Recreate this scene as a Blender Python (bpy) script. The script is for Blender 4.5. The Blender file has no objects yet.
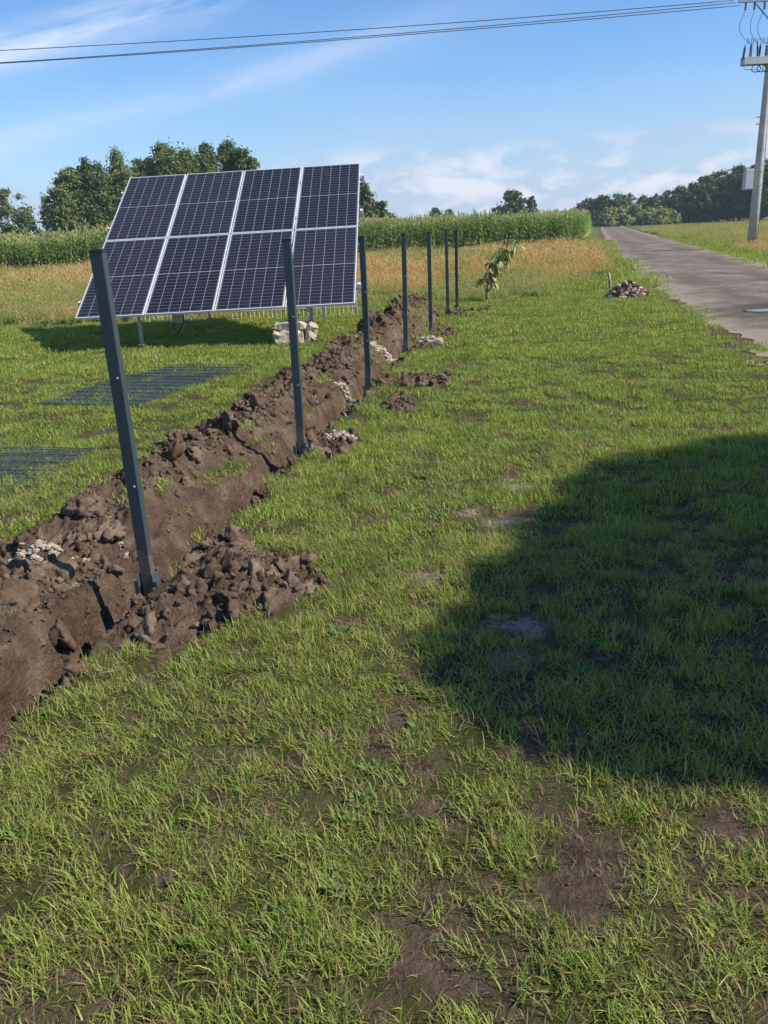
import bpy, math, random
import numpy as np
from mathutils import Vector, Matrix, noise as mnoise

rnd = random.Random(7)
rng = np.random.default_rng(11)
SC = bpy.context.scene
COL = SC.collection

# ------------------------------------------------------------------ camera
F_PX, CX, CY = 820.0, 384.0, 512.0
PITCH, ROLL, CAMH = math.radians(18.9), math.radians(2.66), 1.58
Fw = np.array([0, math.cos(PITCH), -math.sin(PITCH)])
Rt0 = np.array([1.0, 0, 0]); Up0 = np.array([0, math.sin(PITCH), math.cos(PITCH)])
Rt = Rt0*math.cos(ROLL) - Up0*math.sin(ROLL)
Up = Up0*math.cos(ROLL) + Rt0*math.sin(ROLL)
CAM = np.array([0, 0, CAMH])
def gp(u, v, z=0.0):
    d = Fw + Rt*(u-CX)/F_PX - Up*(v-CY)/F_PX
    return CAM + d*((z-CAMH)/d[2])
def atY(u, v, Y):
    d = Fw + Rt*(u-CX)/F_PX - Up*(v-CY)/F_PX
    return CAM + d*(Y/d[1])
cam_d = bpy.data.cameras.new("camera"); cam = bpy.data.objects.new("camera", cam_d); COL.objects.link(cam)
cam_d.sensor_fit = 'VERTICAL'; cam_d.sensor_height = 24.0; cam_d.lens = F_PX/1024*24
cam_d.clip_start = 0.05; cam_d.clip_end = 9000
M = Matrix(((Rt[0], Up[0], -Fw[0], 0), (Rt[1], Up[1], -Fw[1], 0), (Rt[2], Up[2], -Fw[2], CAMH), (0, 0, 0, 1)))
cam.matrix_world = M
SC.camera = cam

# ------------------------------------------------------------------ light
SUNV = Vector((1.07, -0.29, 1.0)).normalized()
ELEV = math.asin(SUNV.z); AZ = math.atan2(SUNV.x, SUNV.y)
sd = bpy.data.lights.new("sun", 'SUN'); sd.energy = 4.4; sd.angle = math.radians(0.55); sd.color = (1.0, 0.95, 0.86)
so = bpy.data.objects.new("sun", sd); COL.objects.link(so)
so.rotation_euler = SUNV.to_track_quat('Z', 'Y').to_euler(); so.location = (20, -6, 30)
SC.view_settings.view_transform = 'Standard'; SC.view_settings.look = 'None'
SC.view_settings.exposure = 0.56; SC.view_settings.gamma = 1.0; SC.view_settings.use_curve_mapping = False

# ------------------------------------------------------------------ node helpers
class NT:
    def __init__(s, tree): s.t = tree; s.n = tree.nodes; s.l = tree.links
    def new(s, typ, **kw):
        n = s.n.new(typ)
        for k, v in kw.items(): setattr(n, k, v)
        return n
    def link(s, a, b): s.l.new(a, b)
    def val(s, sock, v):
        if isinstance(v, (int, float, tuple, list)): sock.default_value = v
        else: s.link(v, sock)
    def noise(s, vec, scale, detail=4, rough=0.55, dist=0.0):
        n = s.new('ShaderNodeTexNoise'); n.inputs['Scale'].default_value = scale
        n.inputs['Detail'].default_value = detail; n.inputs['Roughness'].default_value = rough
        n.inputs['Distortion'].default_value = dist
        if vec is not None: s.link(vec, n.inputs['Vector'])
        return n.outputs['Fac']
    def ramp(s, fac, stops):
        n = s.new('ShaderNodeValToRGB'); s.link(fac, n.inputs[0]); e = n.color_ramp.elements
        while len(e) < len(stops): e.new(0.5)
        for el, (p, c) in zip(e, stops):
            el.position = p; el.color = (c, c, c, 1) if isinstance(c, (int, float)) else (*c, 1)
        return n.outputs[0]
    def mix(s, fac, a, b, mode='MIX'):
        n = s.new('ShaderNodeMix', data_type='RGBA', blend_type=mode)
        s.val(n.inputs[0], fac)
        for k, v in ((6, a), (7, b)):
            if isinstance(v, tuple): n.inputs[k].default_value = (*v, 1) if len(v) == 3 else v
            else: s.link(v, n.inputs[k])
        return n.outputs[2]
    def math(s, op, a, b=0.0, c=0.0, clamp=False):
        n = s.new('ShaderNodeMath', operation=op, use_clamp=clamp)
        s.val(n.inputs[0], a); s.val(n.inputs[1], b); s.val(n.inputs[2], c)
        return n.outputs[0]
    def vmath(s, op, a, b):
        n = s.new('ShaderNodeVectorMath', operation=op); s.val(n.inputs[0], a); s.val(n.inputs[1], b)
        return n.outputs[0]
    def attr(s, name):
        n = s.new('ShaderNodeAttribute', attribute_name=name); return n
    def bump(s, h, strength, dist):
        n = s.new('ShaderNodeBump'); n.inputs['Strength'].default_value = strength
        n.inputs['Distance'].default_value = dist; s.link(h, n.inputs['Height']); return n.outputs[0]

def mat(name):
    m = bpy.data.materials.new(name); m.use_nodes = True
    t = NT(m.node_tree); b = t.n.get('Principled BSDF')
    return m, t, b
def simple(name, col, rough=0.6, metal=0.0, var=0.12, scale=6.0, bump=0.0, spec=0.5):
    m, t, b = mat(name)
    tc = t.new('ShaderNodeTexCoord')
    f = t.noise(tc.outputs['Object'], scale, 5)
    lo = tuple(c*(1-var*2) for c in col); hi = tuple(min(1, c*(1+var*2)) for c in col)
    c = t.ramp(f, [(0.25, lo), (0.75, hi)])
    t.link(c, b.inputs['Base Color'])
    b.inputs['Roughness'].default_value = rough; b.inputs['Metallic'].default_value = metal
    b.inputs['Specular IOR Level'].default_value = spec
    if bump: t.link(t.bump(t.noise(tc.outputs['Object'], scale*4, 6), 0.6, bump), b.inputs['Normal'])
    return m

# ------------------------------------------------------------------ world sky
def build_world():
    w = bpy.data.worlds.new("World"); SC.world = w; w.use_nodes = True
    t = NT(w.node_tree); bg = t.n['Background']
    sky = t.new('ShaderNodeTexSky', sky_type='NISHITA'); sky.sun_disc = False
    sky.sun_elevation = ELEV; sky.sun_rotation = AZ
    sky.air_density = 1.0; sky.dust_density = 0.15; sky.ozone_density = 3.0
    tc = t.new('ShaderNodeTexCoord'); d = tc.outputs['Generated']
    sep = t.new('ShaderNodeSeparateXYZ'); t.link(d, sep.inputs[0])
    z = sep.outputs[2]
    az = t.math('ARCTAN2', sep.outputs[0], sep.outputs[1])
    el = t.math('ARCSINE', z)
    # high cirrus streaks, rising to the right
    v = t.math('SUBTRACT', el, t.math('MULTIPLY', az, 0.22))
    cb = t.new('ShaderNodeCombineXYZ'); t.link(t.math('MULTIPLY', az, 2.2), cb.inputs[0]); t.link(t.math('MULTIPLY', v, 20.0), cb.inputs[1]); cb.inputs[2].default_value = 1.3
    n1 = t.noise(cb.outputs[0], 1.0, 8, 0.6, 0.35)
    cb4 = t.new('ShaderNodeCombineXYZ'); t.link(t.math('MULTIPLY', az, 3.0), cb4.inputs[0]); t.link(t.math('MULTIPLY', v, 9.0), cb4.inputs[1])
    n4 = t.noise(cb4.outputs[0], 1.2, 5, 0.55, 0.3)
    def gauss(x, c, w):
        d = t.math('DIVIDE', t.math('SUBTRACT', x, c), w); return t.math('POWER', 2.718, t.math('MULTIPLY', t.math('MULTIPLY', d, d), -1.0))
    left = t.ramp(t.math('ADD', az, 0.6), [(0.10, 1.0), (0.42, 0.85), (0.78, 0.25)])
    str1 = t.math('MULTIPLY', gauss(v, 0.272, 0.018), t.math('MULTIPLY', left, 1.7))
    str2 = t.math('MULTIPLY', gauss(v, 0.19, 0.020), t.math('MULTIPLY', left, 0.6))
    str3 = t.math('MULTIPLY', gauss(v, 0.35, 0.02), 0.5)
    lob = t.math('ADD', t.math('ADD', str1, str2), t.math('ADD', str3, 0.05))
    cir = t.math('MULTIPLY', t.ramp(n1, [(0.36, 0.0), (0.66, 1.0)]), t.math('MULTIPLY', t.ramp(n4, [(0.35, 0.25), (0.6, 1.0)]), lob), clamp=True)
    # low clouds towards the horizon: veil, flat bars and small puffs
    cb2 = t.new('ShaderNodeCombineXYZ'); t.link(t.math('MULTIPLY', az, 15.0), cb2.inputs[0]); t.link(t.math('MULTIPLY', el, 34.0), cb2.inputs[1]); cb2.inputs[2].default_value = 5.2
    n2 = t.noise(cb2.outputs[0], 1.2, 7, 0.55, 0.25)
    cum = t.ramp(n2, [(0.46, 0.0), (0.54, 0.5), (0.64, 1.0)])
    cum = t.math('MULTIPLY', t.math('MULTIPLY', cum, t.ramp(el, [(0.0, 0.7), (0.03, 1.0), (0.07, 0.9), (0.095, 0.0)])), t.ramp(t.math('ADD', az, 0.5), [(0.30, 0.0), (0.5, 1.0)]))
    cb3 = t.new('ShaderNodeCombineXYZ'); t.link(t.math('MULTIPLY', az, 3.0), cb3.inputs[0]); t.link(t.math('MULTIPLY', el, 26.0), cb3.inputs[1])
    n3 = t.noise(cb3.outputs[0], 1.0, 6, 0.55, 0.3)
    veil = t.math('MULTIPLY', t.ramp(n3, [(0.3, 0.35), (0.6, 1.0)]), t.ramp(el, [(0.0, 1.0), (0.06, 0.85), (0.12, 0.25), (0.16, 0.0)]))
    veil = t.math('MULTIPLY', veil, t.ramp(t.math('ADD', az, 0.5), [(0.25, 0.45), (0.5, 1.15)]), clamp=True)
    veil = t.math('MAXIMUM', t.math('MULTIPLY', veil, 0.85), t.ramp(el, [(0.0, 0.95), (0.05, 0.55), (0.10, 0.0)]))
    hs = t.new('ShaderNodeHueSaturation'); hs.inputs['Saturation'].default_value = 1.12; t.link(sky.outputs[0], hs.inputs['Color'])
    c0 = t.mix(1.0, hs.outputs[0], (0.47, 0.62, 0.76), 'MULTIPLY')
    c1 = t.mix(veil, c0, (2.35, 2.85, 3.8))
    c1 = t.mix(t.math('MULTIPLY', cir, 1.0), c1, (4.0, 4.4, 5.1))
    c1 = t.mix(t.math('MULTIPLY', cum, 0.85), c1, (4.5, 4.5, 4.9))
    t.link(c1, bg.inputs[0]); bg.inputs[1].default_value = 0.15
build_world()

# ------------------------------------------------------------------ objects helpers
def tag(o, label=None, cat=None, group=None, kind=None):
    if label: o['label'] = label
    if cat: o['category'] = cat
    if group: o['group'] = group
    if kind: o['kind'] = kind
    return o
def empty(name, loc=(0, 0, 0), rz=0.0):
    o = bpy.data.objects.new(name, None); COL.objects.link(o); o.location = loc; o.rotation_euler = (0, 0, rz)
    o.empty_display_size = 0.2
    return o
def npmesh(name, V, Fc, mats, smooth=False, colattr=None, uv=None):
    """V (n,3); Fc list of (k,m) int arrays grouped by side count"""
    me = bpy.data.meshes.new(name)
    V = np.asarray(V, dtype=np.float32)
    if not isinstance(Fc, list): Fc = [Fc]
    Fc = [np.asarray(f, dtype=np.int32) for f in Fc if len(f)]
    me.vertices.add(len(V)); me.vertices.foreach_set('co', V.ravel())
    nl = sum(f.size for f in Fc); npoly = sum(len(f) for f in Fc)
    me.loops.add(nl); me.polygons.add(npoly)
    me.loops.foreach_set('vertex_index', np.concatenate([f.ravel() for f in Fc]))
    starts = []; tot = []; o = 0
    for f in Fc:
        k = f.shape[1]; starts.append(o + np.arange(len(f))*k); tot.append(np.full(len(f), k)); o += f.size
    me.polygons.foreach_set('loop_start', np.concatenate(starts).astype(np.int32))
    me.polygons.foreach_set('loop_total', np.concatenate(tot).astype(np.int32))
    if smooth: me.polygons.foreach_set('use_smooth', np.ones(npoly, dtype=bool))
    if colattr:
        for an, arr in colattr.items():
            a = me.attributes.new(an, 'FLOAT_COLOR', 'POINT'); a.data.foreach_set('color', np.asarray(arr, dtype=np.float32).ravel())
    me.update(calc_edges=True)
    for m in (mats if isinstance(mats, (list, tuple)) else [mats]): me.materials.append(m)
    return me
def link(name, me, parent=None, loc=None):
    o = bpy.data.objects.new(name, me); COL.objects.link(o)
    if parent: o.parent = parent
    if loc is not None: o.location = loc
    return o

class MB:
    def __init__(s): s.v = []; s.f = []; s.uv = None
    def add(s, vs, fs):
        b = len(s.v); s.v += [tuple(v) for v in vs]; s.f += [tuple(b+i for i in f) for f in fs]
    def box(s, c, size, R=None, taper=1.0):
        hx, hy, hz = size[0]/2, size[1]/2, size[2]/2
        vs = [Vector((x*(taper if z > 0 else 1), y*(taper if z > 0 else 1), z)) for x, y, z in
              ((-hx, -hy, -hz), (hx, -hy, -hz), (hx, hy, -hz), (-hx, hy, -hz), (-hx, -hy, hz), (hx, -hy, hz), (hx, hy, hz), (-hx, hy, hz))]
        if R is not None: vs = [R @ v for v in vs]
        c = Vector(c)
        s.add([v+c for v in vs], [(0, 3, 2, 1), (4, 5, 6, 7), (0, 1, 5, 4), (1, 2, 6, 5), (2, 3, 7, 6), (3, 0, 4, 7)])
    def bar(s, a, b, w, h, up=(0, 0, 1)):
        a, b = Vector(a), Vector(b); d = (b-a); L = d.length; d.normalize()
        up = Vector(up); x = d.cross(up)
        if x.length < 1e-4: x = d.cross(Vector((1, 0, 0)))
        x.normalize(); u = x.cross(d)
        R = Matrix((x, d, u)).transposed()
        s.box((a+b)/2, (w, L, h), R)
    def tube(s, pts, r, n=8, caps=True):
        pts = [Vector(p) for p in pts]; rs = r if isinstance(r, (list, tuple)) else [r]*len(pts)
        base = len(s.v); prev = None
        for i, p in enumerate(pts):
            d = (pts[min(i+1, len(pts)-1)] - pts[max(i-1, 0)]).normalized()
            if prev is None:
                x = d.cross(Vector((0, 0, 1)))
                if x.length < 1e-3: x = d.cross(Vector((1, 0, 0)))
                x.normalize()
            else:
                x = (prev - d*prev.dot(d)).normalized()
            prev = x; y = d.cross(x)
            for k in range(n):
                a = 2*math.pi*k/n; s.v.append(tuple(p + x*math.cos(a)*rs[i] + y*math.sin(a)*rs[i]))
        for i in range(len(pts)-1):
            for k in range(n):
                a = base+i*n+k; b = base+i*n+(k+1) % n
                s.f.append((a, b, b+n, a+n))
        if caps:
            s.f.append(tuple(base+k for k in range(n))[::-1]); e = base+(len(pts)-1)*n
            s.f.append(tuple(e+k for k in range(n)))
    def lathe(s, c, prof, n=10):
        base = len(s.v); c = Vector(c)
        for r, z in prof:
            for k in range(n):
                a = 2*math.pi*k/n; s.v.append(tuple(c+Vector((r*math.cos(a), r*math.sin(a), z))))
        for i in range(len(prof)-1):
            for k in range(n):
                a = base+i*n+k; b = base+i*n+(k+1) % n
                s.f.append((a, b, b+n, a+n))
        s.f.append(tuple(base+k for k in range(n))[::-1]); e = base+(len(prof)-1)*n
        s.f.append(tuple(e+k for k in range(n)))
    def rock(s, c, r, squash=0.7, seed=0, sub=2, rough=0.35):
        import bmesh
        bm = bmesh.new(); bmesh.ops.create_icosphere(bm, subdivisions=sub, radius=1.0)
        R = Matrix.Rotation(seed*1.7, 3, 'Z') @ Matrix.Rotation(seed*0.9, 3, 'X')
        vs = []
        sx = 0.75+0.5*((seed*37) % 10)/10
        for v in bm.verts:
            p = v.co.copy(); n = mnoise.noise(p*1.3+Vector((seed*3.1, seed, 0)))*rough + mnoise.noise(p*3.1+Vector((seed, 0, 5)))*rough*0.5 + (mnoise.noise(p*7+Vector((seed, 2, 5)))*rough*0.35 + mnoise.noise(p*15+Vector((seed, 2, 9)))*rough*0.18 if sub > 2 else 0)
            p = p*(1+n); p.x *= sx
            p = R @ p; p.z *= squash
            vs.append(Vector(c)+p*r)
        fs = [tuple(v.index for v in f.verts) for f in bm.faces]
        bm.free(); s.add(vs, fs)
    def build(s, name, m, parent=None, smooth=False, bevel=0.0, loc=None):
        me = bpy.data.meshes.new(name); me.from_pydata(s.v, [], s.f); me.update(); me.materials.append(m)
        if smooth:
            me.polygons.foreach_set('use_smooth', [True]*len(me.polygons))
        o = link(name, me, parent, loc)
        if bevel:
            md = o.modifiers.new('bevel', 'BEVEL'); md.width = bevel; md.segments = 2; md.limit_method = 'ANGLE'
        return o
def copy_tree(o, parent=None):
    c = o.copy(); COL.objects.link(c); c.parent = parent
    for ch in list(o.children): copy_tree(ch, c)
    return c

# ------------------------------------------------------------------ numpy noise
def _hash(ix, iy, seed):
    h = (ix.astype(np.int64)*374761393 + iy.astype(np.int64)*668265263 + seed*144269504) & 0xffffffff
    h = ((h ^ (h >> 13))*1274126177) & 0xffffffff
    h = h ^ (h >> 16)
    return (h & 0xffff)/65535.0
def vn(x, y, seed=0):
    x = np.asarray(x, float); y = np.asarray(y, float)
    ix = np.floor(x); iy = np.floor(y); fx = x-ix; fy = y-iy
    fx = fx*fx*fx*(fx*(fx*6-15)+10); fy = fy*fy*fy*(fy*(fy*6-15)+10)
    a = _hash(ix, iy, seed); b = _hash(ix+1, iy, seed); c = _hash(ix, iy+1, seed); d = _hash(ix+1, iy+1, seed)
    return (a+(b-a)*fx)*(1-fy) + (c+(d-c)*fx)*fy
def fbm(x, y, seed=0, oct=4, g=0.5):
    s = 0; a = 1; tot = 0
    for o in range(oct):
        s = s + a*vn(x*2**o+o*17.3, y*2**o-o*9.1, seed+o); tot += a; a *= g
    return s/tot
def sstep(a, b, x):
    t = np.clip((x-a)/(b-a), 0, 1); return t*t*(3-2*t)

# ------------------------------------------------------------------ terrain functions
P0 = np.array([-1.15, 3.64]); DR = np.array([0.1975, 0.9803]); NR = np.array([0.9803, -0.1975])
def st(x, y):
    dx = x-P0[0]; dy = y-P0[1]
    return dx*DR[0]+dy*DR[1], dx*NR[0]+dy*NR[1]
ROADL = np.array([(3.3, -60), (3.5, -5), (3.9, 4), (4.45, 9.67), (5.02, 12.1), (5.81, 16), (7.31, 23.2), (11.6, 41.3), (20.2, 74.3), (47.2, 177.6), (72, 270)], float)
ROADR = np.array([(8.0, -60), (8.0, -5), (8.1, 4), (8.9, 9.67), (9.4, 12.1), (10.2, 16), (11.8, 23.2), (16.6, 41.3), (25.0, 74.3), (52.4, 177.6), (78, 270)], float)
def roadx(y): return np.interp(y, ROADL[:, 1], ROADL[:, 0]), np.interp(y, ROADR[:, 1], ROADR[:, 0])
def roadmask(x, y, pad=0.0):
    l, r = roadx(y)
    return (x > l-pad) & (x < r+pad)
PILES = [  # x, y, rx, ry, height: soil thrown to the right beside the posts
    (-0.72, 3.62, 0.30, 0.36, 0.15), (-0.95, 3.28, 0.22, 0.2, 0.07), (-0.88, 4.12, 0.16, 0.22, 0.05), (-0.36, 6.35, 0.20, 0.32, 0.045),
    (0.38, 8.98, 0.34, 0.24, 0.035), (0.20, 7.9, 0.12, 0.5, 0.02),
    (0.66, 11.7, 0.26, 0.3, 0.05), (1.05, 13.2, 0.28, 0.5, 0.05), (1.75, 16.6, 0.5, 0.35, 0.04)]
SAND = [tuple(gp(u, v)[:2])+(r,) for u, v, r in ((524, 622, .17), (506, 521, .15), (512, 486, .17), (428, 576, .12), (512, 655, .10), (470, 512, .10))]
def soilmask(x, y):
    s, t = st(x, y)
    w = (fbm(x*2.2, y*2.2, 5, 4)-0.5)
    le = -1.0 + 0.45*w + 0.10*np.sin(s*1.3) - 0.10*np.exp(-((s-1.3)/0.8)**2)
    le = np.where(s < -0.2, -1.6+w*0.5, le)
    ri = 0.085 + 0.05*(fbm(x*4, y*4, 9, 3)-0.5)
    m = sstep(le-0.06, le+0.06, t)*(1-sstep(ri-0.02, ri+0.03, t))
    for (px, py, rx, ry, h) in PILES:
        d = np.sqrt(((x-px)/(rx*1.25))**2+((y-py)/(ry*1.25))**2) + 0.7*w
        m = np.maximum(m, 1-sstep(0.80, 1.08, d))
    end = 1-sstep(14.2, 14.7, s+w*1.5)
    return m*end
def bald(x, y):
    n = fbm(x*4.4+3, y*4.4, 21, 4, 0.6); n2 = fbm(x*13, y*13, 31, 3)
    v = n*0.6+n2*0.4
    near = 1-sstep(2.2, 8.0, y)
    right = sstep(-0.8, 1.0, x)
    th = 0.370 + 0.034*near + 0.022*near*right*(1-sstep(1.9, 3.0, y))
    th = th - 0.06*sstep(9, 14, y) + 0.03*np.exp(-((x-1.3)/0.8)**2)*(1-sstep(7, 9, y))
    m = 1-sstep(th-0.035, th+0.035, v)
    for px, py, r in SAND:
        d = np.sqrt((x-px)**2+(y-py)**2)/r + 0.9*(fbm(x*9, y*9, 3, 3)-0.5)
        m = np.maximum(m, 0.80*(1-sstep(0.6, 1.15, d)))
    # scuffed ground by the road
    l, r = roadx(y); e = np.minimum(np.abs(x-l), np.abs(x-r)) + 0.5*(fbm(x*2, y*2, 77, 3)-0.5)
    m = np.maximum(m, 1-sstep(0.12, 0.42, e))
    m = np.maximum(m, roadmask(x, y, 0.0)*1.0)
    return m
def sandmask(x, y):
    m = np.zeros_like(x)
    for px, py, r in SAND:
        d = np.sqrt((x-px)**2+(y-py)**2)/r + 1.2*(fbm(x*12, y*12, 3, 3)-0.5)
        m = np.maximum(m, 1-sstep(0.35, 0.95, d))
    return m
def meadowmask(x, y):
    s, t = st(x, y)
    w = fbm(x*0.8, y*0.8, 41, 3)-0.5
    edge = np.interp(x, [-14, -8, -5, -1.0, 0.6, 2.8, 4.2, 5.4, 6.2], [18.6, 18.2, 17.6, 18.2, 18.9, 18.9, 19.5, 21.5, 25.0])
    l, r = roadx(y)
    m = sstep(edge-0.25, edge+0.35, y+w*1.2)
    ml = m*(x < l-0.3)
    mr = (x > r+0.9+w)*1.0
    return np.clip(ml+mr, 0, 1)
def height(x, y):
    s, t = st(x, y)
    fade = (1-sstep(22, 32, y))*sstep(-6, -2, y)
    l, r = roadx(y); rd = np.maximum(l-x, x-r); rf = sstep(0.15, 1.0, rd)
    z = (0.05*(fbm(x*0.7, y*0.7, 1, 3)-0.5) + 0.03*(fbm(x*3.5, y*3.5, 2, 3)-0.5)+0.012*(fbm(x*16, y*16, 3, 2)-0.5))*fade*rf - 0.004
    near = (s > -8) & (s < 17) & (t > -3.2) & (t < 2.5)
    sm = np.where(near, soilmask(x, y), 0)
    inl = 1-sstep(14.3, 14.9, s)
    # spoil heap
    amp = np.interp(s, [-6, -1.0, 0.0, 0.8, 2.5, 5, 8, 10, 12.2, 14.0, 14.8], [0.03, 0.05, 0.06, .12, .14, .18, .19, .27, .33, .27, 0])
    amp = amp*(0.25+1.6*fbm(s*1.6, t*1.5, 13, 3))
    prof = sstep(-1.10, -0.80, t)*(1-sstep(-0.62, -0.28, t))
    prof2 = sstep(-1.8, -1.3, t)*(1-sstep(-0.5, -0.17, t))
    prof = np.where(s < -0.2, prof2, prof)
    z = z + amp*prof*inl
    for (px, py, rx, ry, h) in PILES:
        d2 = ((x-px)/rx)**2+((y-py)/ry)**2
        z = z + h*np.exp(-d2*1.3)
    # lumps on soil
    l1 = fbm(x*5, y*5, 51, 4, 0.55); l2 = np.abs(fbm(x*14, y*14, 61, 3, 0.6)-0.5)*2; l3 = np.abs(fbm(x*34, y*34, 71, 2)-0.5)*2
    intr = sstep(-0.58, -0.42, t)*(1-sstep(0.03, 0.12, t))
    rough = sm*(1-0.5*intr)
    z = z + rough*(0.20*(l1-0.5) + np.where(t > 0.1, 0.03, 0.05)*(l2-0.3) + 0.034*(l3-0.3) + 0.028*(fbm(x*50, y*50, 72, 2)-0.5))
    # trench
    wob = 0.07*(fbm(s*2.0, s*0+3, 81, 3)-0.5)
    a = t+wob
    cut = sstep(-0.30, -0.19, a)*(1-sstep(0.050, 0.078, a + 0.05*(fbm(s*9, s*0, 83, 2)-0.5)))
    depth = np.interp(s, [-8, -2, -0.6, -0.15, 0.1, 0.5, 2, 4, 7, 10, 14, 14.6], [.30, .32, .36, .38, .36, .32, .32, .30, .26, .22, .16, 0])
    depth = depth*(0.85+0.3*fbm(s*3, s*0, 84, 2))
    kpost = np.maximum(np.round(s/2.6), 1); depth = depth*(1-0.5*np.exp(-((s-kpost*2.6)/0.22)**2))
    z = z - depth*cut*inl
    return z

# ------------------------------------------------------------------ materials
def soil_color(t, vec, moist=None):
    n1 = t.noise(vec, 5.0, 8, 0.68); n2 = t.noise(vec, 60.0, 5, 0.75)
    c = t.ramp(n1, [(0.3, (0.080, 0.051, 0.033)), (0.5, (0.138, 0.092, 0.062)), (0.70, (0.25, 0.182, 0.128))])
    c = t.mix(0.55, c, t.ramp(n2, [(0.3, (0.4, 0.4, 0.4)), (0.7, (1.35, 1.35, 1.35))]), 'MULTIPLY')
    return c
def mk_ground():
    m, t, b = mat('ground_soil_and_turf')
    geo = t.new('ShaderNodeNewGeometry'); pos = geo.outputs['Position']
    at = t.attr('mask'); sp = t.new('ShaderNodeSeparateColor'); t.link(at.outputs['Color'], sp.inputs[0])
    at2 = t.attr('mask2'); sp2 = t.new('ShaderNodeSeparateColor'); t.link(at2.outputs['Color'], sp2.inputs[0])
    soil, bal, mead = sp.outputs[0], sp.outputs[1], sp.outputs[2]
    sand, mown = sp2.outputs[0], sp2.outputs[1]
    sc = soil_color(t, pos)
    # crumbs of light stone in the soil
    vor = t.new('ShaderNodeTexVoronoi'); vor.inputs['Scale'].default_value = 38; t.link(pos, vor.inputs['Vector'])
    crumb = t.math('MULTIPLY', t.ramp(vor.outputs['Distance'], [(0.10, 1.0), (0.16, 0.0)]), t.ramp(t.noise(pos, 4.0, 3), [(0.55, 0.0), (0.65, 0.8)]))
    sc = t.mix(crumb, sc, (0.42, 0.36, 0.29))
    bare = t.mix(t.ramp(t.noise(pos, 14, 7, 0.7), [(0.35, 0.0), (0.65, 1.0)]), (0.085, 0.055, 0.034), (0.20, 0.145, 0.095))
    bare = t.mix(0.5, bare, t.ramp(t.noise(pos, 90, 4, 0.7), [(0.3, (0.4,)*3), (0.7, (1.0,)*3)]), 'MULTIPLY')
    thatch = t.mix(t.ramp(t.noise(pos, 6, 5), [(0.35, 0.0), (0.65, 1.0)]), (0.075, 0.085, 0.022), (0.135, 0.115, 0.05))
    thatch = t.mix(0.6, thatch, t.ramp(t.noise(pos, 120, 3, 0.7), [(0.3, (0.35,)*3), (0.65, (1.0,)*3)]), 'MULTIPLY')
    c = t.mix(bal, thatch, bare)
    sandc = t.mix(t.noise(pos, 70, 4, 0.7), (0.22, 0.18, 0.125), (0.50, 0.43, 0.32))
    c = t.mix(t.math('MULTIPLY', sand, t.ramp(t.noise(pos, 32, 5, 0.75), [(0.40, 0.0), (0.52, 1.0)])), c, sandc)
    mc = t.ramp(t.noise(pos, 0.35, 6, 0.65), [(0.3, (0.085, 0.11, 0.028)), (0.5, (0.15, 0.16, 0.045)), (0.7, (0.24, 0.185, 0.075))])
    mc = t.mix(0.4, mc, t.ramp(t.noise(pos, 14, 3, 0.7), [(0.3, (0.5,)*3), (0.65, (1.0,)*3)]), 'MULTIPLY')
    c = t.mix(mead, c, mc)
    c = t.mix(soil, c, sc)
    t.link(c, b.inputs['Base Color']); b.inputs['Roughness'].default_value = 0.92
    b.inputs['Specular IOR Level'].default_value = 0.06
    h = t.math('ADD', t.noise(pos, 60, 6, 0.7), t.math('MULTIPLY', t.noise(pos, 18, 5, 0.65), 1.4))
    t.link(t.bump(h, 0.9, 0.03), b.inputs['Normal'])
    return m
def mk_leaf(name, stops, dry=(0.34, 0.25, 0.12), transl=0.3, rough=0.55, spec=0.35, hue_noise=0.6):
    """vertex colour 'vc': r = per-blade random, g = dryness, b = position along the blade"""
    m, t, b = mat(name)
    at = t.attr('vc'); sp = t.new('ShaderNodeSeparateColor'); t.link(at.outputs['Color'], sp.inputs[0])
    oi = t.new('ShaderNodeObjectInfo')
    geo = t.new('ShaderNodeNewGeometry')
    pn = t.noise(geo.outputs['Position'], hue_noise, 4)
    f = t.math('ADD', t.math('MULTIPLY', sp.outputs[0], 0.5), t.math('MULTIPLY', oi.outputs['Random'], 0.2))
    f = t.math('ADD', f, t.math('MULTIPLY', t.math('SUBTRACT', pn, 0.35), 0.9), clamp=True)
    c = t.ramp(f, stops)
    c = t.mix(sp.outputs[1], c, dry)
    t.link(c, b.inputs['Base Color']); b.inputs['Roughness'].default_value = rough
    b.inputs['Specular IOR Level'].default_value = spec
    tr = t.new('ShaderNodeBsdfTranslucent')
    c2 = t.mix(1.0, c, (1.25, 1.3, 0.7), 'MULTIPLY'); t.link(c2, tr.inputs[0])
    ms = t.new('ShaderNodeMixShader'); ms.inputs[0].default_value = transl
    t.link(b.outputs[0], ms.inputs[1]); t.link(tr.outputs[0], ms.inputs[2])
    t.link(ms.outputs[0], t.n['Material Output'].inputs[0])
    return m
M_ground = mk_ground()
M_grass = mk_leaf('lawn_blade', [(0.05, (0.12, 0.20, 0.026)), (0.45, (0.27, 0.345, 0.052)), (0.95, (0.50, 0.49, 0.13))], transl=0.40, hue_noise=2.2)
M_meadow = mk_leaf('meadow_blade', [(0.1, (0.17, 0.235, 0.06)), (0.5, (0.29, 0.33, 0.09)), (0.9, (0.42, 0.41, 0.15))], dry=(0.66, 0.40, 0.19), transl=0.4, hue_noise=0.25)
M_corn = mk_leaf('corn_leaf', [(0.1, (0.13, 0.20, 0.05)), (0.5, (0.21, 0.29, 0.08)), (0.9, (0.31, 0.38, 0.12))], dry=(0.52, 0.46, 0.22), transl=0.28)
M_weed = mk_leaf('weed_leaf', [(0.1, (0.08, 0.15, 0.03)), (0.9, (0.17, 0.25, 0.055))])
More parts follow.
